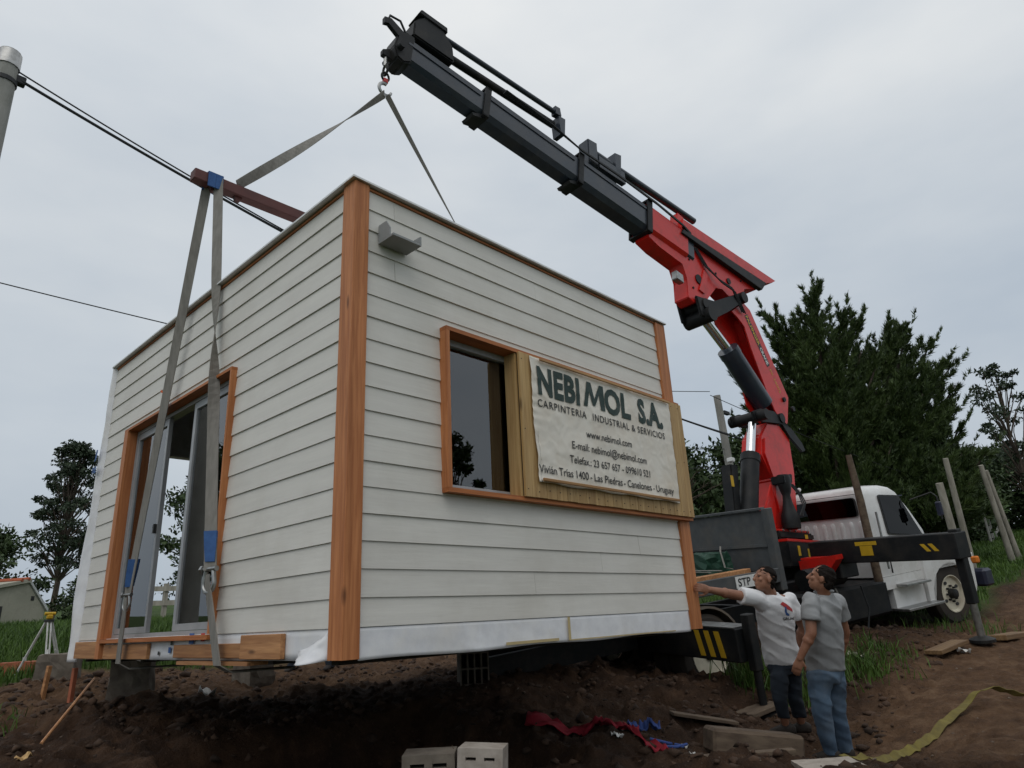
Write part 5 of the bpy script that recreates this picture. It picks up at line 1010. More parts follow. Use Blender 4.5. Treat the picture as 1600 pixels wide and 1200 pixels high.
WHITE = {'head':(4.290,-0.440,0.405),'neck':(4.405,-0.425,0.290),'shL':(4.235,-0.365,0.235),'shR':(4.620,-0.500,0.215),'chest':(4.485,-0.395,0.090),'waist':(4.620,-0.330,-0.150),'hip':(4.730,-0.300,-0.330),
 'elL':(3.975,-0.240,0.285),'wrL':(3.765,-0.150,0.330),'haL':(3.690,-0.105,0.350),'elR':(4.800,-0.520,-0.040),'wrR':(4.830,-0.400,-0.240),'haR':(4.820,-0.360,-0.310),
 'hipL':(4.640,-0.290,-0.376),'hipR':(4.815,-0.320,-0.390),'knL':(4.650,-0.235,-0.690),'knR':(4.900,-0.280,-0.700),'anL':(4.800,-0.190,-1.020),'anR':(5.040,-0.240,-1.035)}
dz = settle(WHITE); print('white settle', dz)
WHITE = {k: (v[0], v[1], v[2]+(dz if k[:2] == 'an' else 0)) for k, v in WHITE.items()}
wr, wshirt, wb = person('man in white shirt and dark trousers leaning to push the cabin corner', WHITE, (-0.35, 0.95, 0), {'L': (0.2, 0.95, 0.1), 'R': (-0.9, 0.3, 0)}, (-0.80, 0.52, 0.28), 'shirtwhite', 'navy', 0.62, feet_dir=(-0.3, 1, 0), grip='L', shorts=0.72, build=1.0)
# print on the back of the white shirt: find the cloth surface and lay the letters on it
from mathutils.bvhtree import BVHTree
bvh = BVHTree.FromPolygons([v.co for v in wshirt.data.vertices], [p_.vertices[:] for p_ in wshirt.data.polygons])
camv = (Vector(CAM.location)-Vector((4.6, -0.45, 0.1))); camv.z = 0; camv.normalize(); rgt = Vector((-camv.y, camv.x, 0)); bk = (camv*0.75+Vector((0.3, -0.95, 0))*0.25).normalized()
def on_shirt(cx, cz):
    def f_(a, b2):
        o_ = Vector(WHITE['chest'])-wb + rgt*(cx+a) + Vector((0, 0, cz+b2)); hit = bvh.ray_cast(o_+bk*0.6, -bk)
        return hit[0]+bk*0.004 if hit[0] is not None else o_+bk*0.1
    return f_
text_box('GRUAS', 0.02, 0.17, -0.06, -0.035, on_shirt(0.02, 0.0), 'ink', wshirt, 'shirt_print', bold=0.02, sub=0.02)
bm = B(); f_ = on_shirt(0.02, 0.0)
for poly, m_ in (([(0.0, 0.085), (0.03, 0.105), (0.07, 0.085), (0.15, 0.035), (0.15, 0.01), (0.08, 0.035), (0.04, 0.06)], 'redink'), ([(0.05, 0.06), (0.065, 0.06), (0.07, 0.01), (0.10, -0.01), (0.10, -0.025), (0.06, -0.015), (0.045, 0.02)], 'blueink')):
    bm = B(); vs_ = [bm.verts.new((a, b2, 0)) for a, b2 in poly]; bm.faces.new(vs_); bmesh.ops.triangulate(bm, faces=bm.faces[:]); bmesh.ops.subdivide_edges(bm, edges=bm.edges[:], cuts=1); bmesh.ops.triangulate(bm, faces=bm.faces[:])
    for v in bm.verts: v.co = f_(v.co.x, v.co.y)
    obj('shirt_print', bm, M[m_], wshirt, recalc=False)
# third man on the far side of the cabin: only his dark boots show under the floor
bx, by = 3.78, 6.72; bz = gz(bx, by)+0.085
T3 = {'head': (0, 0, 1.53), 'neck': (0, 0, 1.40), 'shL': (-0.19, 0.05, 1.33), 'shR': (0.17, -0.10, 1.33), 'chest': (0, 0, 1.18), 'waist': (0, 0, 0.98), 'hip': (0, 0, 0.86), 'elL': (-0.25, 0.0, 1.06), 'wrL': (-0.22, -0.12, 0.86), 'haL': (-0.2, -0.15, 0.78), 'elR': (0.25, -0.15, 1.06), 'wrR': (0.22, -0.25, 0.86), 'haR': (0.2, -0.28, 0.78),
 'hipL': (-0.09, 0.04, 0.82), 'hipR': (0.09, -0.06, 0.82), 'knL': (-0.17, 0.10, 0.42), 'knR': (0.20, -0.12, 0.42), 'anL': (-0.21, 0.22, 0.0), 'anR': (0.20, -0.20, 0.0)}
T3 = {k: (bx+v[0], by+v[1], bz+v[2]) for k, v in T3.items()}
person('person behind the cabin, only dark boots showing beneath its floor', T3, (-0.8, -0.5, 0), {'L': (1, 0, 0), 'R': (-1, 0, 0)}, (-0.7, -0.6, 0), 'shirtgrey', 'navy', 0.62)

# ================================================================= things on the plot
def place(name, label, cat, bm, m, loc, rot=(0, 0, 0), group=None, smooth=False):
    o_ = obj(name, bm, M[m], None, smooth); o_.location = loc; o_.rotation_euler = rot; return tag(o_, label, cat, group)
def hollow_block(name, label, loc, rot, size, m, group=None, rows=2, cols=3, ew=0.018):
    t_ = thing(name, label, 'block', loc, rot, group); sx, sy, sz_ = size; bm = B()
    # walls with open cores running along y
    cw = (sx-ew*(cols+1))/cols; ch = (sz_-ew*(rows+1))/rows
    for i in range(cols+1): bb(bm, i*(cw+ew)-sx/2, i*(cw+ew)+ew-sx/2, -sy/2, sy/2, 0, sz_)
    for j in range(rows+1):
        for i in range(cols): bb(bm, i*(cw+ew)+ew-sx/2, (i+1)*(cw+ew)-sx/2, -sy/2+0.001, sy/2-0.001, j*(ch+ew), j*(ch+ew)+ew)
    obj('shell', bm, M[m], t_); bm = B(); bb(bm, -sx/2+0.005, sx/2-0.005, -0.02, 0.02, 0.005, sz_-0.005); obj('core', bm, M['cavity_dark'], t_); return t_  # near-black plate inside the open cells paints their shade
q0 = Vector((0.62, -0.22, -0.86))
hollow_block('hollow_block', 'pale hollow block at the bottom edge, right one of the pair', (0.84, -0.16, -0.82), (0, 0.05, -0.95), (0.26, 0.20, 0.30), 'lightblock', 'hollow blocks in the foreground', 4, 2, 0.046)
hollow_block('hollow_block', 'dull brown hollow block at the bottom edge, left one of the pair', (0.66, 0.08, -0.86), (0.03, 0.0, -0.80), (0.30, 0.20, 0.32), 'concrete', 'hollow blocks in the foreground', 4, 2, 0.046)
bm = B(); tube(bm, [(0.77, 0.02, -0.75), (0.79, -0.01, -0.60), (0.76, 0.0, -0.52)], [0.004, 0.003, 0.002], 5); tube(bm, [(0.77, 0.02, -0.72), (0.72, 0.05, -0.60), (0.66, 0.06, -0.57)], 0.003, 5)
tag(obj('dry_weed', bm, M['oldwood']), 'thin dry weed stalk between the two foreground blocks', 'weed')
zz = gz(3.75, 3.05); hollow_block('hollow_block', 'dark hollow block standing as a footing under the cabin', (3.75, 3.05, zz-0.03), (0, 0, -0.6), (0.34, 0.30, 0.36), 'concrete', None, 2, 4)
def rough_block(name, label, cat, loc, size, rot, m, group=None, seed=1, taper=0.92, jit=0.02):
    bm = B(); r_ = bmesh.ops.create_cube(bm, size=1.0); bmesh.ops.subdivide_edges(bm, edges=bm.edges[:], cuts=4, use_grid_fill=True); rr = random.Random(seed)
    for v in bm.verts:
        k_ = 1-(1-taper)*(v.co.z+0.5); v.co = Vector((v.co.x*size[0]*k_, v.co.y*size[1]*k_, (v.co.z+0.5)*size[2])) + Vector((rr.uniform(-jit, jit), rr.uniform(-jit, jit), rr.uniform(-jit, jit)))
    return place(name, label, cat, bm, m, loc, rot, group)
for (x_, y_, s_, h_, lab) in ((0.60, 4.85, (0.40, 0.36), 0.42, 'grey concrete footing under the glass door'), (0.36, 6.62, (0.42, 0.38), 0.42, 'brown concrete footing beyond the far corner of the cabin, by the tripod')):
    rough_block('footing', lab, 'footing', (x_, y_, gz(x_, y_)-0.08), (*s_, h_), (0, 0, -0.5), 'concrete', 'cabin footings', int(x_*10), 0.9, 0.012)
for (x_, y_, lab) in ((2.3, 5.6, 'low footing in shadow behind the cabin, left of the dark hollow block'),):
    rough_block('footing', lab, 'footing', (x_, y_, gz(x_, y_)-0.1), (0.4, 0.36, 0.36), (0, 0, 0.2), 'concrete', 'cabin footings', 4, 0.9, 0.012)
rough_block('clay_block', 'orange clay block lying in the grass behind the tripod', 'block', (0.28, 7.75, gz(0.28, 7.75)-0.02), (0.30, 0.55, 0.18), (0, 0, 0.9), 'brick', None, 5, 0.98, 0.004)
# surveyor's tripod
tx, ty = 0.335, 7.25; tz = gz(tx, ty)
tri = thing('tripod', 'yellow levelling instrument on a pale surveying tripod at the left', 'tripod', (tx, ty, tz))
for k in range(3):
    a = 0.5+k*2.094; bm = B(); f0 = Vector((0.30*math.cos(a), 0.30*math.sin(a), -0.02)); tp_ = Vector((0.03*math.cos(a), 0.03*math.sin(a), 0.66)); sd = Vector((-math.sin(a), math.cos(a), 0))*0.018
    tube(bm, [f0.lerp(tp_, 0.35)+sd, tp_+sd], 0.010, 6); tube(bm, [f0.lerp(tp_, 0.35)-sd, tp_-sd], 0.010, 6); tube(bm, [f0, f0.lerp(tp_, 0.5)], 0.013, 6); box(bm, f0.lerp(tp_, 0.36), (0.03, 0.055, 0.04)); obj('leg', bm, M['litter'], tri)
bm = B(); lathe(bm, [(0.655, 0.06), (0.68, 0.06)], lambda a, c2, s2: Vector((c2, s2, a)), 14); obj('head', bm, M['ink'], tri)
bm = B(); bb(bm, -0.035, 0.035, -0.03, 0.03, 0.685, 0.74, bevel=0.012); tube(bm, [(-0.06, 0, 0.752), (0.06, 0, 0.752)], 0.02, 12); obj('instrument', bm, M['yellow'], tri)
# stakes, stick, rubbish
for (x_, y_, h_, tilt, m_, lab) in ((-0.02, 5.55, 0.30, 0.03, 'raw', 'pale wooden stake driven into the earth beside the left footing'), (0.02, 4.75, 0.40, -0.05, 'brick', 'reddish stake in the earth left of the leaning stick')):
    bm = B(); bb(bm, -0.022, 0.022, -0.018, 0.018, -0.06, h_, bevel=0.003); place('stake', lab, 'stake', bm, m_, (x_, y_, gz(x_, y_)), (tilt, 0.06, 0.4), 'stakes at the left')
bm = B(); tube(bm, [(-0.45, 3.62, gz(-0.45, 3.62)), (0.20, 4.72, -0.20)], [0.013, 0.013], 7); tag(obj('wooden_stick', bm, M['raw']), 'thin pale stick leaning on the mound at the left', 'stick')
def scrap(label, x_, y_, s_, m_, seed, name='plastic_scrap', cat='litter', group='litter on the earth'):
    rr = random.Random(seed); bm = B(); bmesh.ops.create_grid(bm, x_segments=6, y_segments=5, size=0.5)
    for v in bm.verts: v.co = Vector((v.co.x*s_*1.4, v.co.y*s_, 0.25*s_*math.sin(v.co.x*7+seed)*math.cos(v.co.y*6)+rr.uniform(0, 0.12)*s_))
    o_ = place(name, label, cat, bm, m_, (x_, y_, gz(x_, y_)+0.03), (rr.uniform(-.3, .3), rr.uniform(-.3, .3), rr.uniform(0, 6)), group, True); sd = o_.modifiers.new('s', 'SOLIDIFY'); sd.thickness = 0.003
scrap('crumpled white plastic bag on the earth under the door', 1.30, 4.65, 0.17, 'litter', 1); scrap('small clear wrapper in front of the red cloth', 3.20, 0.62, 0.07, 'litter', 2); scrap('white scrap beside the blue rope end', 3.78, 0.35, 0.08, 'litter', 3)
scrap('tiny pale scrap below the blue rope', 3.55, 0.10, 0.05, 'litter', 4); scrap('yellowish leaf scrap at the lower left corner', -0.62, 3.35, 0.10, 'pine', 5, 'dry_leaf', 'leaf'); scrap('pale scrap in the grass behind the man in jeans', 7.4, -0.05, 0.18, 'wallcream', 6)
scrap('white scrap by the plank under the outrigger foot', 8.2, -1.05, 0.10, 'litter', 8)
# red cloth and blue rope
def cloth_ribbon(label, name, cat, path, width, m_, seed, group=None):
    bm = B(); n = 40; pts = []
    P = [Vector((x_, y_, 0)) for x_, y_ in path]
    for i in range(n+1):
        t_ = i/n*(len(P)-1); k_ = min(int(t_), len(P)-2); f_ = t_-k_; pts.append(P[k_].lerp(P[k_+1], f_))
    G = []
    for i, p_ in enumerate(pts):
        d = (pts[min(i+1, n)]-pts[max(i-1, 0)]).normalized(); s_ = Vector((-d.y, d.x, 0)); row = []
        ww = width*(0.65+0.35*math.sin(i*0.33+seed))
        for j in range(9):
            v_ = (j/8-0.5); q = p_+s_*v_*ww; z_ = gz(q.x, q.y)+0.018+abs(0.075*fb1(i*0.20+seed, j*0.55, 7+seed, 2))+0.03*math.sin(j*0.9+i*0.4)**2*math.sin(math.pi*i/n)
            row.append(bm.verts.new((q.x, q.y, z_)))
        G.append(row)
    for i in range(n):
        for j in range(8): bm.faces.new((G[i][j], G[i+1][j], G[i+1][j+1], G[i][j+1]))
    o_ = obj(name, bm, M[m_], None, 'all', recalc=False); sd = o_.modifiers.new('s', 'SOLIDIFY'); sd.thickness = 0.006
    return tag(o_, label, cat, group)
cloth_ribbon('long dark red cloth strip lying crumpled on the dug earth', 'red_cloth', 'cloth', [(3.05, 1.55), (3.25, 1.15), (3.35, 0.92), (3.42, 0.72), (3.40, 0.48), (3.36, 0.25)], 0.20, 'redcloth', 1)
cloth_ribbon('folded bright red cloth end beside the blue fabric', 'red_cloth', 'cloth', [(3.52, 0.96), (3.60, 0.80), (3.58, 0.66)], 0.15, 'redcloth', 4)
cloth_ribbon('flat piece of blue fabric behind the red cloth', 'blue_cloth', 'cloth', [(3.72, 0.86), (3.84, 0.76), (3.94, 0.66)], 0.12, 'bluecloth', 2)
bm = B()
for pth in ([(3.55, 0.52), (3.66, 0.42), (3.70, 0.27), (3.60, 0.22)], [(3.46, 0.34), (3.60, 0.28), (3.70, 0.24), (3.72, 0.30)]):
    tube(bm, [(x_, y_, gz(x_, y_)+0.03) for x_, y_ in pth], 0.012, 7)
tag(obj('blue_rope', bm, M['bluecloth']), 'blue rope loop at the end of the red cloth', 'rope')
M['dullplank'] = wood_mat('dull_plank', (0.24, 0.155, 0.075), (0.15, 0.09, 0.045), 'x')
# timbers the men stand beside, planks under the feet of the outriggers, pale slab at the bottom edge
def timber(label, p0, p1, w_, h_, m_, group, lift=0.0, tilt=0.0, name='timber', cat='timber'):
    a = Vector((*p0, gz(*p0))); b2 = Vector((*p1, gz(*p1))); bm = B(); ln = (b2-a).length; bb(bm, 0, ln, -w_/2, w_/2, 0, h_, bevel=min(w_, h_)*0.12)
    d = (b2-a).normalized(); q = d.to_track_quat('X', 'Z'); o_ = place(name, label, cat, bm, m_, a+Vector((0, 0, lift)), (0, 0, 0), group); o_.rotation_mode = 'QUATERNION'; o_.rotation_quaternion = q; return o_
timber('thick old timber baulk on the earth in front of the man in white', (3.72, 0.05), (4.36, -0.46), 0.26, 0.20, 'oldwood', 'old timbers', 0.01)
timber('thin weathered board at the foot of the timber baulk', (3.42, -0.05), (3.95, -0.62), 0.10, 0.035, 'oldwood', 'old timbers', 0.03)
timber('short plank lying behind the timber baulk', (4.3, 0.75), (4.75, 0.30), 0.20, 0.03, 'oldwood', 'old timbers', 0.03)
rough_block('pale_slab', 'pale flat slab at the bottom edge below the man in jeans', 'slab', (3.60, -1.03, -1.075), (0.46, 0.30, 0.10), (0.05, 0, -0.75), 'lightblock', None, 9, 1.0, 0.003)
timber('short plank left of the front outrigger foot', (7.85, -0.80), (8.45, -0.98), 0.22, 0.05, 'dullplank', 'planks by the outrigger foot', 0.03)
timber('longer plank right of the front outrigger foot', (8.95, -1.30), (9.75, -1.42), 0.20, 0.07, 'dullplank', 'planks by the outrigger foot', 0.03)
timber('small plank under the rear outrigger leg', (5.40, 0.55), (5.85, 0.40), 0.3, 0.05, 'oldwood', None, 0.0)
# yellow webbing on the ground
bm = B(); pth = [(4.02, -0.98), (4.35, -1.12), (4.75, -1.24), (5.15, -1.36), (5.5, -1.46), (5.75, -1.56), (5.95, -1.75), (6.10, -2.05), (6.3, -2.5)]
pts = []
for i in range(49):
    t_ = i/48*(len(pth)-1); k_ = min(int(t_), len(pth)-2); f_ = t_-k_; x_ = pth[k_][0]*(1-f_)+pth[k_+1][0]*f_; y_ = pth[k_][1]*(1-f_)+pth[k_+1][1]*f_
    pts.append(Vector((x_, y_, gz(x_, y_)+0.035+(0.10*math.exp(-((i-34)/5)**2)))))
wd = [Vector((0.30, 0.9, 0.15+0.5*math.sin(i*0.12))) for i in range(49)]
ribbon(bm, pts, 0.075, wd, 0.005); tag(obj('yellow_strap', bm, M['yellowstrap']), 'dirty yellow webbing strap lying across the trodden earth', 'strap')
# load on the truck bed
M['greenbag'] = mat('green_tarp', (0.012, 0.055, 0.032), (0.008, 0.035, 0.02), rough=0.6)
def onbed(name, label, cat, x_, y_, size, m_, seed):
    o_ = rough_block(name, label, cat, TM @ Vector((x_, y_, 1.362)), size, TR, m_, 'load on the truck bed', seed, 0.85, 0.03); return o_
onbed('tarp_bundle', 'dark green tarp bundle lying on the grey truck bed', 'bundle', -4.55, -0.25, (0.55, 0.75, 0.34), 'greenbag', 3)
onbed('toolbox', 'grey box on the truck bed left of the green bundle', 'box', -4.45, 0.62, (0.5, 0.6, 0.36), 'bedgrey', 6)
bm = B(); bb(bm, -5.9, -4.5, -1.14, -1.02, 1.40, 1.47, bevel=0.008); o_ = obj('wood_batten', bm, M['raw']); o_.matrix_world = TM; tag(o_, 'brown wooden batten along the edge of the truck bed', 'batten', 'load on the truck bed')
for k, (x0, y0) in enumerate(((-4.35, -0.55), (-4.75, -0.1), (-4.55, 0.35))):
    bm = B(); ribbon(bm, [TM @ Vector(p_) for p_ in ((x0+0.2, y0+0.3, 1.78), (x0-0.1, y0, 1.72), (x0-0.3, y0-0.25, 1.50), (x0-0.45, -1.10, 1.50))], 0.05, [TM.to_3x3() @ Vector((0.3, 1, 0.2))]*4, 0.005)
    tag(obj('tie_down_strap', bm, M['strap']), ('grey tie-down strap nearest the headboard on the truck bed', 'grey tie-down strap over the green bundle on the truck bed', 'grey tie-down strap farthest from the headboard on the truck bed')[k], 'strap', 'straps on the truck bed')

# ================================================================= vegetation
def leaf_cards(C_, D_, ln, wd, rg, spread=0.6, quad=False):
    # one small leaf (triangle) or leaf clump at each point C_, pointing roughly along D_
    n = len(C_); D_ = D_ + rg.normal(0, spread, (n, 3)); D_ /= np.linalg.norm(D_, axis=1)[:, None]+1e-9
    S_ = rg.normal(0, 1, (n, 3)); S_ -= D_*(S_*D_).sum(1)[:, None]; S_ /= np.linalg.norm(S_, axis=1)[:, None]+1e-9
    l_ = (ln*rg.uniform(0.6, 1.4, n))[:, None]; w_ = (wd*rg.uniform(0.6, 1.4, n))[:, None]
    if quad:
        V_ = np.stack([C_-D_*l_*0.5, C_+S_*w_*0.5, C_+D_*l_*0.5, C_-S_*w_*0.5], 1)
        return V_.reshape(-1, 3), np.arange(n*4).reshape(-1, 4)
    V_ = np.stack([C_-S_*w_*0.5, C_+S_*w_*0.5, C_+D_*l_], 1); return V_.reshape(-1, 3), np.arange(n*3).reshape(-1, 3)
def limb(bm, p0, p1, r0, r1, rr, n=5, bend=0.08):
    p0 = Vector(p0); p1 = Vector(p1); ln = (p1-p0).length; pts = []
    for i in range(n+1):
        t_ = i/n; q = p0.lerp(p1, t_); k_ = math.sin(math.pi*t_)*bend*ln; pts.append(q+Vector((rr.uniform(-1, 1), rr.uniform(-1, 1), rr.uniform(-.5, 1)))*k_*0.6)
    tube(bm, pts, [r0+(r1-r0)*i/n for i in range(n+1)], 7); return pts
def cypress(label, x, y, tips, seed, core, lean, dens=1.0, group='dark cypresses behind the truck'):
    # an upswept cypress: every limb ends in a long pointed plume, with shorter plumes branching off it
    rg = np.random.default_rng(seed); rr = random.Random(seed); z0 = gz(x, y)-0.2; off = Vector((0, 0, core-z0))
    root = thing('cypress_tree', label, 'tree', (x, y, z0), group=group); bm = B(); Cs = []; Ds = []
    tube(bm, [(0, 0, 0), (0.05, 0, 1.2), (0, 0.05, 3.0)], [0.34, 0.28, 0.18], 9)
    def plume(p0, p1, width, ncards):
        p0 = Vector(p0); p1 = Vector(p1); Lp = (p1-p0).length; d = np.array((p1-p0).normalized()); ns = max(8, int(ncards*1.55/13))
        sj = np.sort(rg.random(ns)**0.9); sj[-4:] = [0.9, 0.94, 0.97, 0.99]
        ax_ = np.array(p0)[None]+np.array(p1-p0)[None]*sj[:, None]; ax_[:, 2] -= 0.10*Lp*np.sin(np.pi*sj)
        dirs = np.tile(d, (ns, 1)); dirs[:, 2] += 0.25*sj; dirs /= np.linalg.norm(dirs, axis=1)[:, None]
        sd = rg.normal(0, 1, (ns, 3)); sd -= dirs*(sd*dirs).sum(1)[:, None]; sd /= np.linalg.norm(sd, axis=1)[:, None]
        sdir = dirs*0.95+sd*rg.uniform(0.25, 0.75, ns)[:, None]; sdir /= np.linalg.norm(sdir, axis=1)[:, None]
        sl_ = (0.04+width*(1-sj)**1.0)*rg.uniform(0.55, 1.2, ns); nc = 13; tt = rg.random((ns, nc))**0.8
        pos = ax_[:, None, :]+sdir[:, None, :]*(tt*sl_[:, None])[:, :, None]; pos[:, :, 2] += 0.15*(tt**2*sl_[:, None])
        pos = pos+rg.normal(0, 0.018, pos.shape); Cs.append(pos.reshape(-1, 3)); Ds.append(np.repeat(sdir+[0, 0, 0.2], nc, axis=0))
    low_ = [(t2[0]+rr.uniform(-.5, .5), t2[1]+rr.uniform(-.5, .5), t2[2]*rr.uniform(0.55, 0.82)) for t2 in tips for _ in range(1)]
    for tip in list(tips)+low_:
        tip = Vector(tip)+off; r_ = lean[0]*(tip.x*0.70-tip.y*0.72)+lean[1]; b0 = Vector((tip.x-0.70*r_, tip.y+0.72*r_, max(0.9, tip.z-2.9+0.18*abs(r_)))); mid = b0.lerp(tip, 0.5); ln = (tip-b0).length
        limb(bm, (b0.x*0.4, b0.y*0.4, max(0.5, b0.z-1.2)), b0.lerp(tip, 0.8), 0.10, 0.02, rr, 5, 0.03)
        plume(b0.lerp(tip, 0.10), tip, 0.34, 460*dens); dd = (tip-b0).normalized()
        nb = int(11+2.6*ln)
        for i in range(nb):
            t_ = 0.0+0.74*((i+rr.random())/nb)**1.15; q = b0.lerp(tip, t_); a = Vector((rr.gauss(0, 1), rr.gauss(0, 1), rr.gauss(0.25, 0.6))); a = (a-dd*a.dot(dd)).normalized()
            l2 = (0.16+1.45*(1-t_)**1.35)*rr.uniform(0.6, 1.25); e_ = q+(dd*0.95+a*rr.uniform(0.5, 0.9)+Vector((0, 0, 0.30))).normalized()*l2
            plume(q, e_, 0.10+0.17*l2, (50+190*l2)*dens)
    C_ = np.concatenate(Cs); D_ = np.concatenate(Ds); keep = C_[:, 2] > 0.3; V_, F_ = leaf_cards(C_[keep], D_[keep], 0.15, 0.032, rg, 0.32); print('cypress tris', len(F_))
    obj('trunk', bm, M['bark'], root); link('crown', fast_mesh('crown', V_, F_), M['cypress'], root); return root
cypress('tall dark cypress with a thin pointed leader behind the crane column', 19.6, 4.0, [(-0.68, -0.88, 9.42), (-1.28, 0.74, 8.88), (-1.6, 0.57, 7.73), (0.46, -1.5, 8.73), (1.33, -1.71, 8.55), (-1.3, -0.25, 7.8), (-0.66, -1.12, 7.26), (-2.02, 0.47, 6.35), (-1.65, -0.27, 5.81), (-0.82, -1.04, 5.58), (-1.93, 0.46, 4.94), (-1.22, -0.29, 4.3), (-1.57, 0.61, 3.85), (-0.13, -0.67, 3.98), (0.9, 0.73, 7.34), (1.81, 0.03, 7.12), (-2.2, 1.3, 5.6), (-1.6, 1.9, 6.6), (-2.3, 1.2, 3.4), (-1.8, -0.6, 2.6), (-0.6, -1.4, 2.5), (0.6, -1.6, 4.2), (1.25, -2.0, 6.9), (1.15, -2.1, 5.7), (1.0, -2.0, 4.4), (1.5, -1.6, 7.6)], 3, 0.75, (0.85, 0.0))
cypress('broad dark cypress with upswept plumes behind the white cab', 23.2, 3.2, [(-1.26, -1.34, 8.15), (-0.23, -1.87, 8.24), (0.74, -2.33, 7.72), (0.47, -2.55, 6.87), (1.51, -2.8, 7.01), (1.22, -2.71, 6.2), (0.69, -2.29, 5.26), (-1.89, -0.51, 6.57), (-1.73, -1.48, 6.32), (-1.04, -1.91, 5.7), (-1.98, -1.02, 4.68), (-2.43, -0.19, 4.59), (-0.61, -1.69, 4.34), (0.63, -1.84, 3.86), (-1.98, -0.37, 3.37), (-0.84, -1.08, 2.97), (1.03, -1.18, 7.56), (1.95, -1.57, 6.69), (-2.0, -1.6, 3.4), (-1.2, -2.2, 3.2), (-0.2, -2.4, 2.8), (0.6, -2.3, 2.6)], 8, 1.1, (0.75, 1.0))
def broad_tree(label, x, y, h, rad, seed, n_clump=60, per=150, leaf=0.16, m_='broad', trunk_h=0.35, flat=1.0, name='broadleaf_tree', group='trees beyond the plot', open_=0.0, z=None, low=0.12):
    rg = np.random.default_rng(seed); rr = random.Random(seed); z0 = (gz(x, y) if z is None else z)-0.2
    root = thing(name, label, 'tree', (x, y, z0), group=group); bm = B(); Cs = []; Ds = []
    th = h*trunk_h; tr_ = 0.014*h+0.03; tp_ = Vector((rr.uniform(-.2, .2), rr.uniform(-.2, .2), h*0.86))
    pts = limb(bm, (0, 0, 0), tp_, tr_, tr_*0.18, rr, 8, 0.02)
    for i in range(n_clump):
        a = rr.uniform(0, 6.283); u_ = rr.random(); zz_ = th*(1-low)+(h-th*(1-low))*u_**0.85
        prof = math.sin(math.pi*min(1, max(0.05, (zz_-th*(1-low)*0.6)/(h*1.03-th*(1-low)*0.6))))**0.7
        r_ = rad*prof*(rr.random()**0.45)*rr.uniform(0.8, 1.15); c_ = Vector((r_*math.cos(a), r_*math.sin(a), zz_))
        sp = pts[min(8, max(1, int(8*(zz_*0.72)/(h*0.86))))]
        limb(bm, sp, c_, tr_*0.28, 0.012, rr, 3, 0.10)
        cr = rad*rr.uniform(0.16, 0.34)*(1-0.3*open_); m2 = int(per*rr.uniform(0.6, 1.3))
        p_ = rg.normal(0, 1, (m2, 3)); p_ /= np.linalg.norm(p_, axis=1)[:, None]; p_ *= (cr*rg.random(m2)**0.45)[:, None]*np.array([1.15, 1.15, 0.75*flat])
        Cs.append(p_+np.array(c_)); Ds.append(p_/cr+[0, 0, 0.1 if m_ != 'euca' else -0.6])
    C_ = np.concatenate(Cs); D_ = np.concatenate(Ds); V_, F_ = leaf_cards(C_, D_, leaf, leaf*0.5, rg, 0.7, True)
    obj('trunk', bm, M['bark'], root); link('crown', fast_mesh('crown', V_, F_), M[m_], root); return root
# right-hand side
broad_tree('slender open-crowned gum tree at the right edge', 39.0, 1.6, 8.6, 1.7, 21, 62, 62, 0.20, 'euca', 0.25, 0.8, 'gum_tree', 'trees beyond the plot', 0.5)
for k, (x, y, h, r_, lab) in enumerate(((31.5, 4.0, 4.4, 2.8, 'dense dark tree right of the broad cypress'), (36.0, 5.0, 3.8, 2.8, 'rounded dark tree behind the leaning fence posts'), (44.0, 3.4, 4.6, 3.0, 'low dark tree at the far right behind the fence'), (28.0, 8.5, 5.5, 3.0, 'dark tree hidden behind the two cypresses'),
    (19.5, 9.4, 4.6, 2.4, 'bushy dark tree between the cabin and the crane column'), (16.6, 7.4, 3.6, 1.9, 'low dark bush right behind the truck bed'), (23.5, 12.5, 5.2, 2.6, 'dark tree seen just above the boarded window panel'), (18.0, 6.2, 4.2, 2.0, 'dense shrub directly behind the crane column'), (50, 8, 5.0, 4.0, 'farthest dark tree of the row on the right'), (29.0, 4.2, 3.0, 2.2, 'low shrub below the broad cypress beside the cab'), (38.5, 4.6, 4.2, 2.6, 'leafy shrub behind the two tall thin poles'), (42.0, 2.9, 3.6, 2.4, 'leafy shrub at the foot of the gum tree'))):
    broad_tree(lab, x, y, h, r_, 30+k, 70, 130, 0.20, 'broad', 0.12, 1.0, low=0.7)
# bare twiggy tree beside the power pole
def bare_tree(label, x, y, h, seed):
    rr = random.Random(seed); root = thing('bare_tree', label, 'tree', (x, y, gz(x, y)-0.2), group='trees beyond the plot'); bm = B()
    def grow(p_, d, ln, r_, lv):
        e_ = p_+d*ln; tube(bm, [p_, p_.lerp(e_, 0.5)+Vector((rr.uniform(-1, 1), rr.uniform(-1, 1), rr.uniform(-1, 1)))*ln*0.06, e_], [r_, r_*0.8, r_*0.6], 5 if lv < 3 else 4)
        if lv >= 5: return
        for k in range(2 if lv else 3):
            ax = Vector((rr.uniform(-1, 1), rr.uniform(-1, 1), rr.uniform(-0.2, 0.8))).normalized(); grow(e_, (d*0.75+ax*0.75).normalized(), ln*rr.uniform(0.6, 0.82), r_*0.58, lv+1)
    grow(Vector((0, 0, 0)), Vector((0.05, 0, 1)), h*0.34, 0.10, 0); obj('branches', bm, M['bark'], root); return root
bare_tree('bare twiggy tree left of the grey power pole', 14.6, 6.6, 4.3, 5)
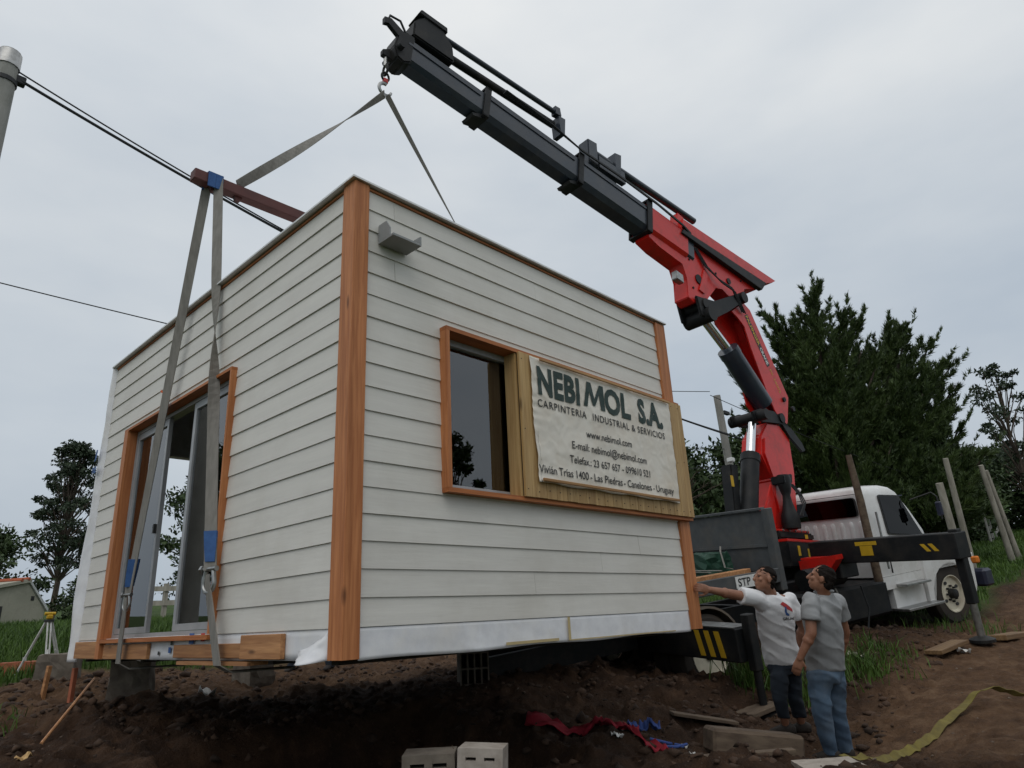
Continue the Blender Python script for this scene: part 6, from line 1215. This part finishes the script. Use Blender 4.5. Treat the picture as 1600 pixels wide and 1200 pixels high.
# left-hand side
broad_tree('tall feathery gum tree standing alone at the left', 6.9, 34.5, 8.3, 1.75, 51, 100, 120, 0.17, 'euca', 0.34, 0.8, 'gum_tree', 'trees at the left', 0.4)
broad_tree('dark round tree cut off by the left edge', 3.0, 29.0, 3.6, 2.1, 52, 50, 150, 0.18, 'broad', 0.25, 1.0, group='trees at the left', low=0.3)
broad_tree('low hedge tree behind the tripod', 6.4, 27.5, 1.7, 1.6, 53, 34, 130, 0.16, 'broad', 0.1, 1.0, group='trees at the left', low=0.7)
broad_tree('dark tree seen through the open glass door', 10.3, 26.5, 6.0, 2.0, 54, 60, 140, 0.2, 'broad', 0.25, 1.0, group='trees at the left')
broad_tree('hedge tree seen low through the open glass door', 12.2, 27.5, 3.0, 2.6, 55, 45, 130, 0.18, 'broad', 0.1, 1.0, group='trees at the left', low=0.7)
broad_tree('round shrub beside the small house at the left edge', 2.3, 23.6, 1.35, 0.8, 56, 30, 110, 0.12, 'broad', 0.1, 1.0, group='trees at the left', low=0.7)
# trees and a low white shed across the road behind the camera, mirrored in the window
broad_tree('dark tree across the road mirrored in the cabin window', 14.2, -15.2, 7.4, 1.2, 61, 50, 110, 0.2, 'broad', 0.35, 1.0, group='trees across the road')
broad_tree('second dark tree across the road, left of the mirrored one', 9.5, -17.0, 6.5, 2.4, 62, 50, 120, 0.2, 'broad', 0.3, 1.0, group='trees across the road')
broad_tree('dark tree on the left, mirrored in the door glass', -9.0, 21.5, 6.5, 2.4, 63, 60, 120, 0.2, 'broad', 0.3, 1.0, group='trees across the road')
sx, sy = 7.2, -7.2; sz_ = gz(sx, sy)-0.1
sh = thing('white_shed', 'white boarded shed opposite the cabin, mirrored in its window', 'shed', (sx, sy, sz_), (0, 0, 0.75))
for k in range(8): part('shed_board', 'siding', sh, (-1.3, 2.4, -0.02*(k % 2)-1.2, 1.2, k*0.42, k*0.42+0.41))
part('shed_roof', 'flash', sh, (-1.4, 2.5, -1.35, 1.3, 3.37, 3.46))
# banana clump by the far posts
def banana(label, x, y, seed, h=2.2):
    rr = random.Random(seed); root = thing('banana_plant', label, 'plant', (x, y, gz(x, y)-0.05), group='banana plants by the far fence')
    for k in range(9):
        a = rr.uniform(0, 6.283); ln = h*rr.uniform(0.7, 1.0); bm = B(); n = 12; G = []
        for i in range(n+1):
            t_ = i/n; r_ = 0.15+ln*0.62*t_; z_ = 0.35*h+ln*(0.75*math.sin(t_*2.0))-0.15*t_; w_ = 0.26*math.sin(math.pi*(0.06+0.92*t_))**0.7
            c_ = Vector((r_*math.cos(a), r_*math.sin(a), z_)); s_ = Vector((-math.sin(a), math.cos(a), 0))
            G.append([bm.verts.new(c_-s_*w_+Vector((0, 0, -0.08*w_/0.26))), bm.verts.new(c_), bm.verts.new(c_+s_*w_+Vector((0, 0, -0.08*w_/0.26)))])
        for i in range(n):
            for j in range(2): bm.faces.new((G[i][j], G[i][j+1], G[i+1][j+1], G[i+1][j]))
        obj('leaf', bm, M['banana'], root, 'all')
    bm = B(); tube(bm, [(0, 0, 0), (0, 0, 0.5*h)], [0.12, 0.08], 8); obj('stem', bm, M['banana'], root)
banana('large-leaved banana plant right of the leaning posts', 33.5, 2.6, 4, 1.5); banana('banana plant at the far right edge behind the fence', 42.5, 2.4, 6, 2.0)

# ---- grass: fields and tufts
def blades(name, label, xs, ys, hmin, hmax, wd, m_, seed, kind='stuff', cat='grass', fan=0.35, root_xyz=None):
    rg = np.random.default_rng(seed); n = len(xs); zs = ground_z(xs, ys); h = rg.uniform(hmin, hmax, n); a = rg.uniform(0, 6.283, n)
    tx_, ty_ = rg.normal(0, fan, n)*h, rg.normal(0, fan, n)*h; w2 = wd*rg.uniform(0.6, 1.3, n)
    b0 = np.stack([xs-np.cos(a)*w2, ys-np.sin(a)*w2, zs-0.02], 1); b1 = np.stack([xs+np.cos(a)*w2, ys+np.sin(a)*w2, zs-0.02], 1)
    m0 = np.stack([xs-np.cos(a)*w2*0.7+tx_*0.35, ys-np.sin(a)*w2*0.7+ty_*0.35, zs+h*0.6], 1); m1 = np.stack([xs+np.cos(a)*w2*0.7+tx_*0.35, ys+np.sin(a)*w2*0.7+ty_*0.35, zs+h*0.6], 1)
    t0 = np.stack([xs+tx_, ys+ty_, zs+h*rg.uniform(0.85, 1.0, n)], 1)
    V_ = np.stack([b0, b1, m1, m0, t0], 1).reshape(-1, 3); k_ = np.arange(n)*5
    F_ = np.concatenate([np.stack([k_, k_+1, k_+2], 1), np.stack([k_, k_+2, k_+3], 1), np.stack([k_+3, k_+2, k_+4], 1)])
    if root_xyz is not None: V_ = V_-np.array(root_xyz)
    o_ = link(name, fast_mesh(name, V_, F_), M[m_])
    if root_xyz is not None: o_.location = root_xyz
    return tag(o_, label, cat, None if kind else 'grass tufts on the plot', kind)
rg = np.random.default_rng(77)
xs = rg.uniform(-3, 7.0, 60000); ys = 6.8+18*rg.random(60000)**1.6; k = soil_mask(xs, ys) < rg.uniform(0.25, 0.7, 60000)
blades('meadow_grass', 'green grass on the slope at the left behind the plot', xs[k], ys[k], 0.06, 0.24, 0.008, 'grass', 78)
xs = 9+34*rg.random(60000)**1.4; ys = -2.5+8*rg.random(60000); k = (soil_mask(xs, ys) < rg.uniform(0.2, 0.6, 60000))
blades('meadow_grass', 'green grass on the rise at the right beyond the truck', xs[k], ys[k], 0.06, 0.22, 0.012, 'grass', 79)
def tuft(label, cx, cy, n, r_, hmin, hmax, seed, kind=None):
    q = np.random.default_rng(seed); xs = cx+q.normal(0, r_, n); ys = cy+q.normal(0, r_, n); return blades('grass_tuft', label, xs, ys, hmin, hmax, 0.007, 'grass', seed, kind, 'grass', 0.42, (cx, cy, gz(cx, cy)))
tuft('tall grass tuft left of the rear outrigger leg', 6.15, 0.80, 220, 0.16, 0.2, 0.5, 1); tuft('long grass between the rear outrigger leg and the man in white', 6.3, 0.25, 260, 0.22, 0.2, 0.52, 2)
tuft('green grass clump right of the man in jeans', 7.0, -0.25, 330, 0.20, 0.10, 0.30, 3); tuft('smaller grass patch beyond the clump by the man in jeans', 7.8, -0.25, 180, 0.20, 0.06, 0.2, 4, 'stuff'); tuft('weeds in front of the truck wheel', 10.6, -0.6, 200, 0.5, 0.08, 0.25, 5, 'stuff')
tuft('low weed tuft at the far left of the mound', -0.75, 4.6, 140, 0.22, 0.05, 0.16, 6)

# ================================================================= poles, wires, fence, neighbour house
def pole(label, x, y, top, r0, r1, m_='pole', lean=(0, 0), name='utility_pole', cat='pole', group='poles', fit=True):
    z0 = gz(x-lean[0], y-lean[1])-0.1; t_ = thing(name, label, cat, (x-lean[0], y-lean[1], z0), group=group)
    bm = B(); h = top-z0; n = 8; tube(bm, [(lean[0]*i/n, lean[1]*i/n, h*i/n) for i in range(n+1)], [r0+(r1-r0)*i/n for i in range(n+1)], 14); obj('shaft', bm, M[m_], t_, True)
    return t_, Vector((lean[0], lean[1], h))
t_, tp_ = pole('grey concrete power pole with a capped top at the upper left', -1.42, 6.05, 7.50, 0.19, 0.125)
bm = B(); lathe(bm, [(-0.24, 0.140), (-0.02, 0.136), (0.0, 0.12), (0.03, 0.06)], lambda a, c2, s2: tp_+Vector((c2, s2, a)), 16); obj('cap', bm, M['steel'], t_, True)
bm = B(); bb(bm, 0.10, 0.22, -0.05, 0.05, tp_.z-0.42, tp_.z-0.30, bevel=0.01); lathe(bm, [(-0.50, 0.145), (-0.44, 0.145)], lambda a, c2, s2: tp_+Vector((c2, s2, a)), 16); obj('clamp', bm, M['cable'], t_)
t_, tp_ = pole('grey power pole behind the truck bed, right of the bare tree', 12.85, 3.95, 5.05, 0.115, 0.085, 'pole', (-0.75, -0.2))
bm = B(); bb(bm, -0.12, 0.14, -0.04, 0.04, tp_.z-0.30, tp_.z-0.22); obj('bracket', bm, M['cable'], t_)
t_, _ = pole('short wooden post left of the far leaning posts', 17.91, 0.81, 2.90, 0.100, 0.085, 'greywood', (-0.52, -0.04), 'wooden_post', 'post', 'far wooden posts')
pole('tall leaning wooden pole behind the cab front', 18.46, 0.65, 3.58, 0.085, 0.065, 'greywood', (-0.74, -0.14), 'wooden_post', 'post', 'far wooden posts')
pole('left one of the two tall thin poles at the far fence', 21.51, 0.42, 3.72, 0.090, 0.065, 'greywood', (-0.88, 0.01), 'wooden_post', 'post', 'far wooden posts')
pole('right one of the two tall thin poles at the far fence', 22.26, 0.44, 3.66, 0.080, 0.050, 'greywood', (-0.90, 0.09), 'wooden_post', 'post', 'far wooden posts')
def wire(label, A_, B_, sag, r_, n=40, name='power_cable', group='overhead cables', mids=None):
    A_ = Vector(A_); B_ = Vector(B_); bm = B(); tube(bm, [A_.lerp(B_, i/n)+Vector((0, 0, -4*sag*(i/n)*(1-i/n))) for i in range(n+1)], r_, 6); o_ = obj(name, bm, M['cable'], None, True); tag(o_, label, 'cable', group)
def cat3(label, pts, r_, group='overhead cables'):       # measured sag through three points
    P = np.array(pts, float); t_ = np.array([0]+list(np.cumsum(np.linalg.norm(np.diff(P, axis=0), axis=1)))); t_ /= t_[-1]; cz = np.polyfit(t_, P[:, 2], 2); A_, B_ = P[0], P[-1]; bm = B()
    tube(bm, [Vector((A_[0]+(B_[0]-A_[0])*s_, A_[1]+(B_[1]-A_[1])*s_, np.polyval(cz, s_))) for s_ in np.linspace(0, 1, 60)], r_, 6); tag(obj('power_cable', bm, M['cable'], None, True), label, 'cable', group)
cat3('thick twisted black cable from the left pole passing behind the spreader beam', [(-1.27, 6.02, 7.107), (-0.376, 5.872, 6.832), (0.874, 5.658, 6.404), (2.188, 5.434, 5.955), (10.9, 3.944, 4.12), (13.3, 3.537, 3.90)], 0.020)
cat3('thinner cable joining the twisted one below the left pole top', [(-1.30, 6.0, 7.24), (-0.376, 5.88, 6.86), (0.874, 5.67, 6.425), (2.188, 5.45, 5.985), (12.6, 3.66, 3.98)], 0.011)
wire('thin dark wire at the far left entering behind the cabin', (-4.0, 13.6, 7.6), (9.0, 8.6, 5.6), 0.12, 0.012)
wire('thin wire from the grey pole behind the cabin roof', (12.12, 3.75, 4.95), (4.0, 9.0, 5.3), 0.15, 0.008); wire('thin wire from the grey pole towards the cypress', (12.12, 3.75, 4.86), (22, 2.0, 3.6), 0.1, 0.008)
wire('lower thin wire beside the bare tree', (13.0, 4.0, 3.75), (4.0, 8.4, 4.1), 0.2, 0.008); wire('lowest thin wire beside the bare tree', (13.0, 4.0, 3.35), (5.0, 9.4, 3.4), 0.2, 0.008)
# fence along the far right: one thing, posts and wires as its parts
fx0, fy0_, fx1, fy1_ = 31.0, 2.3, 52.0, 4.6
fe = thing('post_fence', 'pale post and wire fence on the rise at the far right', 'fence', (fx0, fy0_, gz(fx0, fy0_)))
for k in range(22):
    t2 = k/21; x_ = fx0+(fx1-fx0)*t2; y_ = fy0_+(fy1_-fy0_)*t2; z_ = gz(x_, y_)-gz(fx0, fy0_); bm = B(); tube(bm, [(x_-fx0, y_-fy0_, z_-0.1), (x_-fx0-0.03, y_-fy0_, z_+1.15+random.uniform(-.08, .08))], [0.055, 0.045], 7); obj('post', bm, M['pole'], fe)
for hh in (0.35, 0.7, 1.05):
    bm = B(); tube(bm, [(fx0+(fx1-fx0)*t2-fx0, fy0_+(fy1_-fy0_)*t2-fy0_, gz(fx0+(fx1-fx0)*t2, fy0_+(fy1_-fy0_)*t2)-gz(fx0, fy0_)+hh) for t2 in [i/21 for i in range(22)]], 0.006, 4); obj('wire', bm, M['steel'], fe)
# rail fence seen through the door
rx0, ry0, rx1, ry1 = 4.5, 19.0, 11.5, 17.0
rf_ = thing('rail_fence', 'dark wooden rail fence seen low through the glass door', 'fence', (rx0, ry0, gz(rx0, ry0)))
for k in range(6):
    t2 = k/5; x_ = rx0+(rx1-rx0)*t2; y_ = ry0+(ry1-ry0)*t2; z_ = gz(x_, y_)-gz(rx0, ry0); bm = B(); bb(bm, x_-rx0-0.06, x_-rx0+0.06, y_-ry0-0.05, y_-ry0+0.05, z_-0.1, z_+1.1); obj('post', bm, M['greywood'], rf_)
for hh in (0.55, 0.95):
    for k in range(5):
        q0 = [(rx0+(rx1-rx0)*t2-rx0, ry0+(ry1-ry0)*t2-ry0, gz(rx0+(rx1-rx0)*t2, ry0+(ry1-ry0)*t2)-gz(rx0, ry0)+hh) for t2 in (k/5, (k+1)/5)]; bm = B(); ribbon(bm, [Vector(q0[0])+Vector((0, -0.07, 0)), Vector(q0[1])+Vector((0, -0.07, 0))], 0.14, [(0, 0, 1)]*2, 0.03); obj('rail', bm, M['greywood'], rf_)
# neighbour's house at the left edge
hx_, hy_ = 4.0, 26.0; hz_ = gz(hx_, hy_)-0.2
nh = thing('neighbour_house', 'small cream house with red tiled roof at the far left edge', 'house', (hx_, hy_, hz_), (0, 0, 0.62))
bm = B(); prism(bm, [(-2.6, 0), (0.9, 0), (0.9, 0.85), (0.0, 1.75), (-2.6, 1.25)], lambda a, b2, w: Vector((a, w, b2)), 0.0, 4.0); obj('wall', bm, M['wallcream'], nh)
bm = B(); prism(bm, [(0.0, 1.76), (-2.75, 1.24), (-2.75, 1.34), (0.0, 1.87)], lambda a, b2, w: Vector((a, w, b2)), -0.15, 4.1); r1 = obj('roof', bm, M['wallcream'], nh)
bm = B(); prism(bm, [(0.0, 1.77), (0.98, 0.80), (1.02, 0.88), (0.0, 1.87)], lambda a, b2, w: Vector((a, w, b2)), -0.06, 4.1); obj('roof', bm, M['flash'], nh)
for k in range(2):
    bm = B(); tube(bm, [(-0.15-k*0.29, -0.17, 1.86-k*0.055), (-0.15-k*0.29, 4.0, 1.86-k*0.055)], 0.06, 6); obj('tile_row', bm, M['rooftile'], r1)
part('window', 'ink', nh, (-1.6, -0.9, -0.012, -0.002, 0.45, 0.95)); part('vent', 'ink', nh, (0.22, 0.36, -0.012, -0.002, 1.15, 1.30))
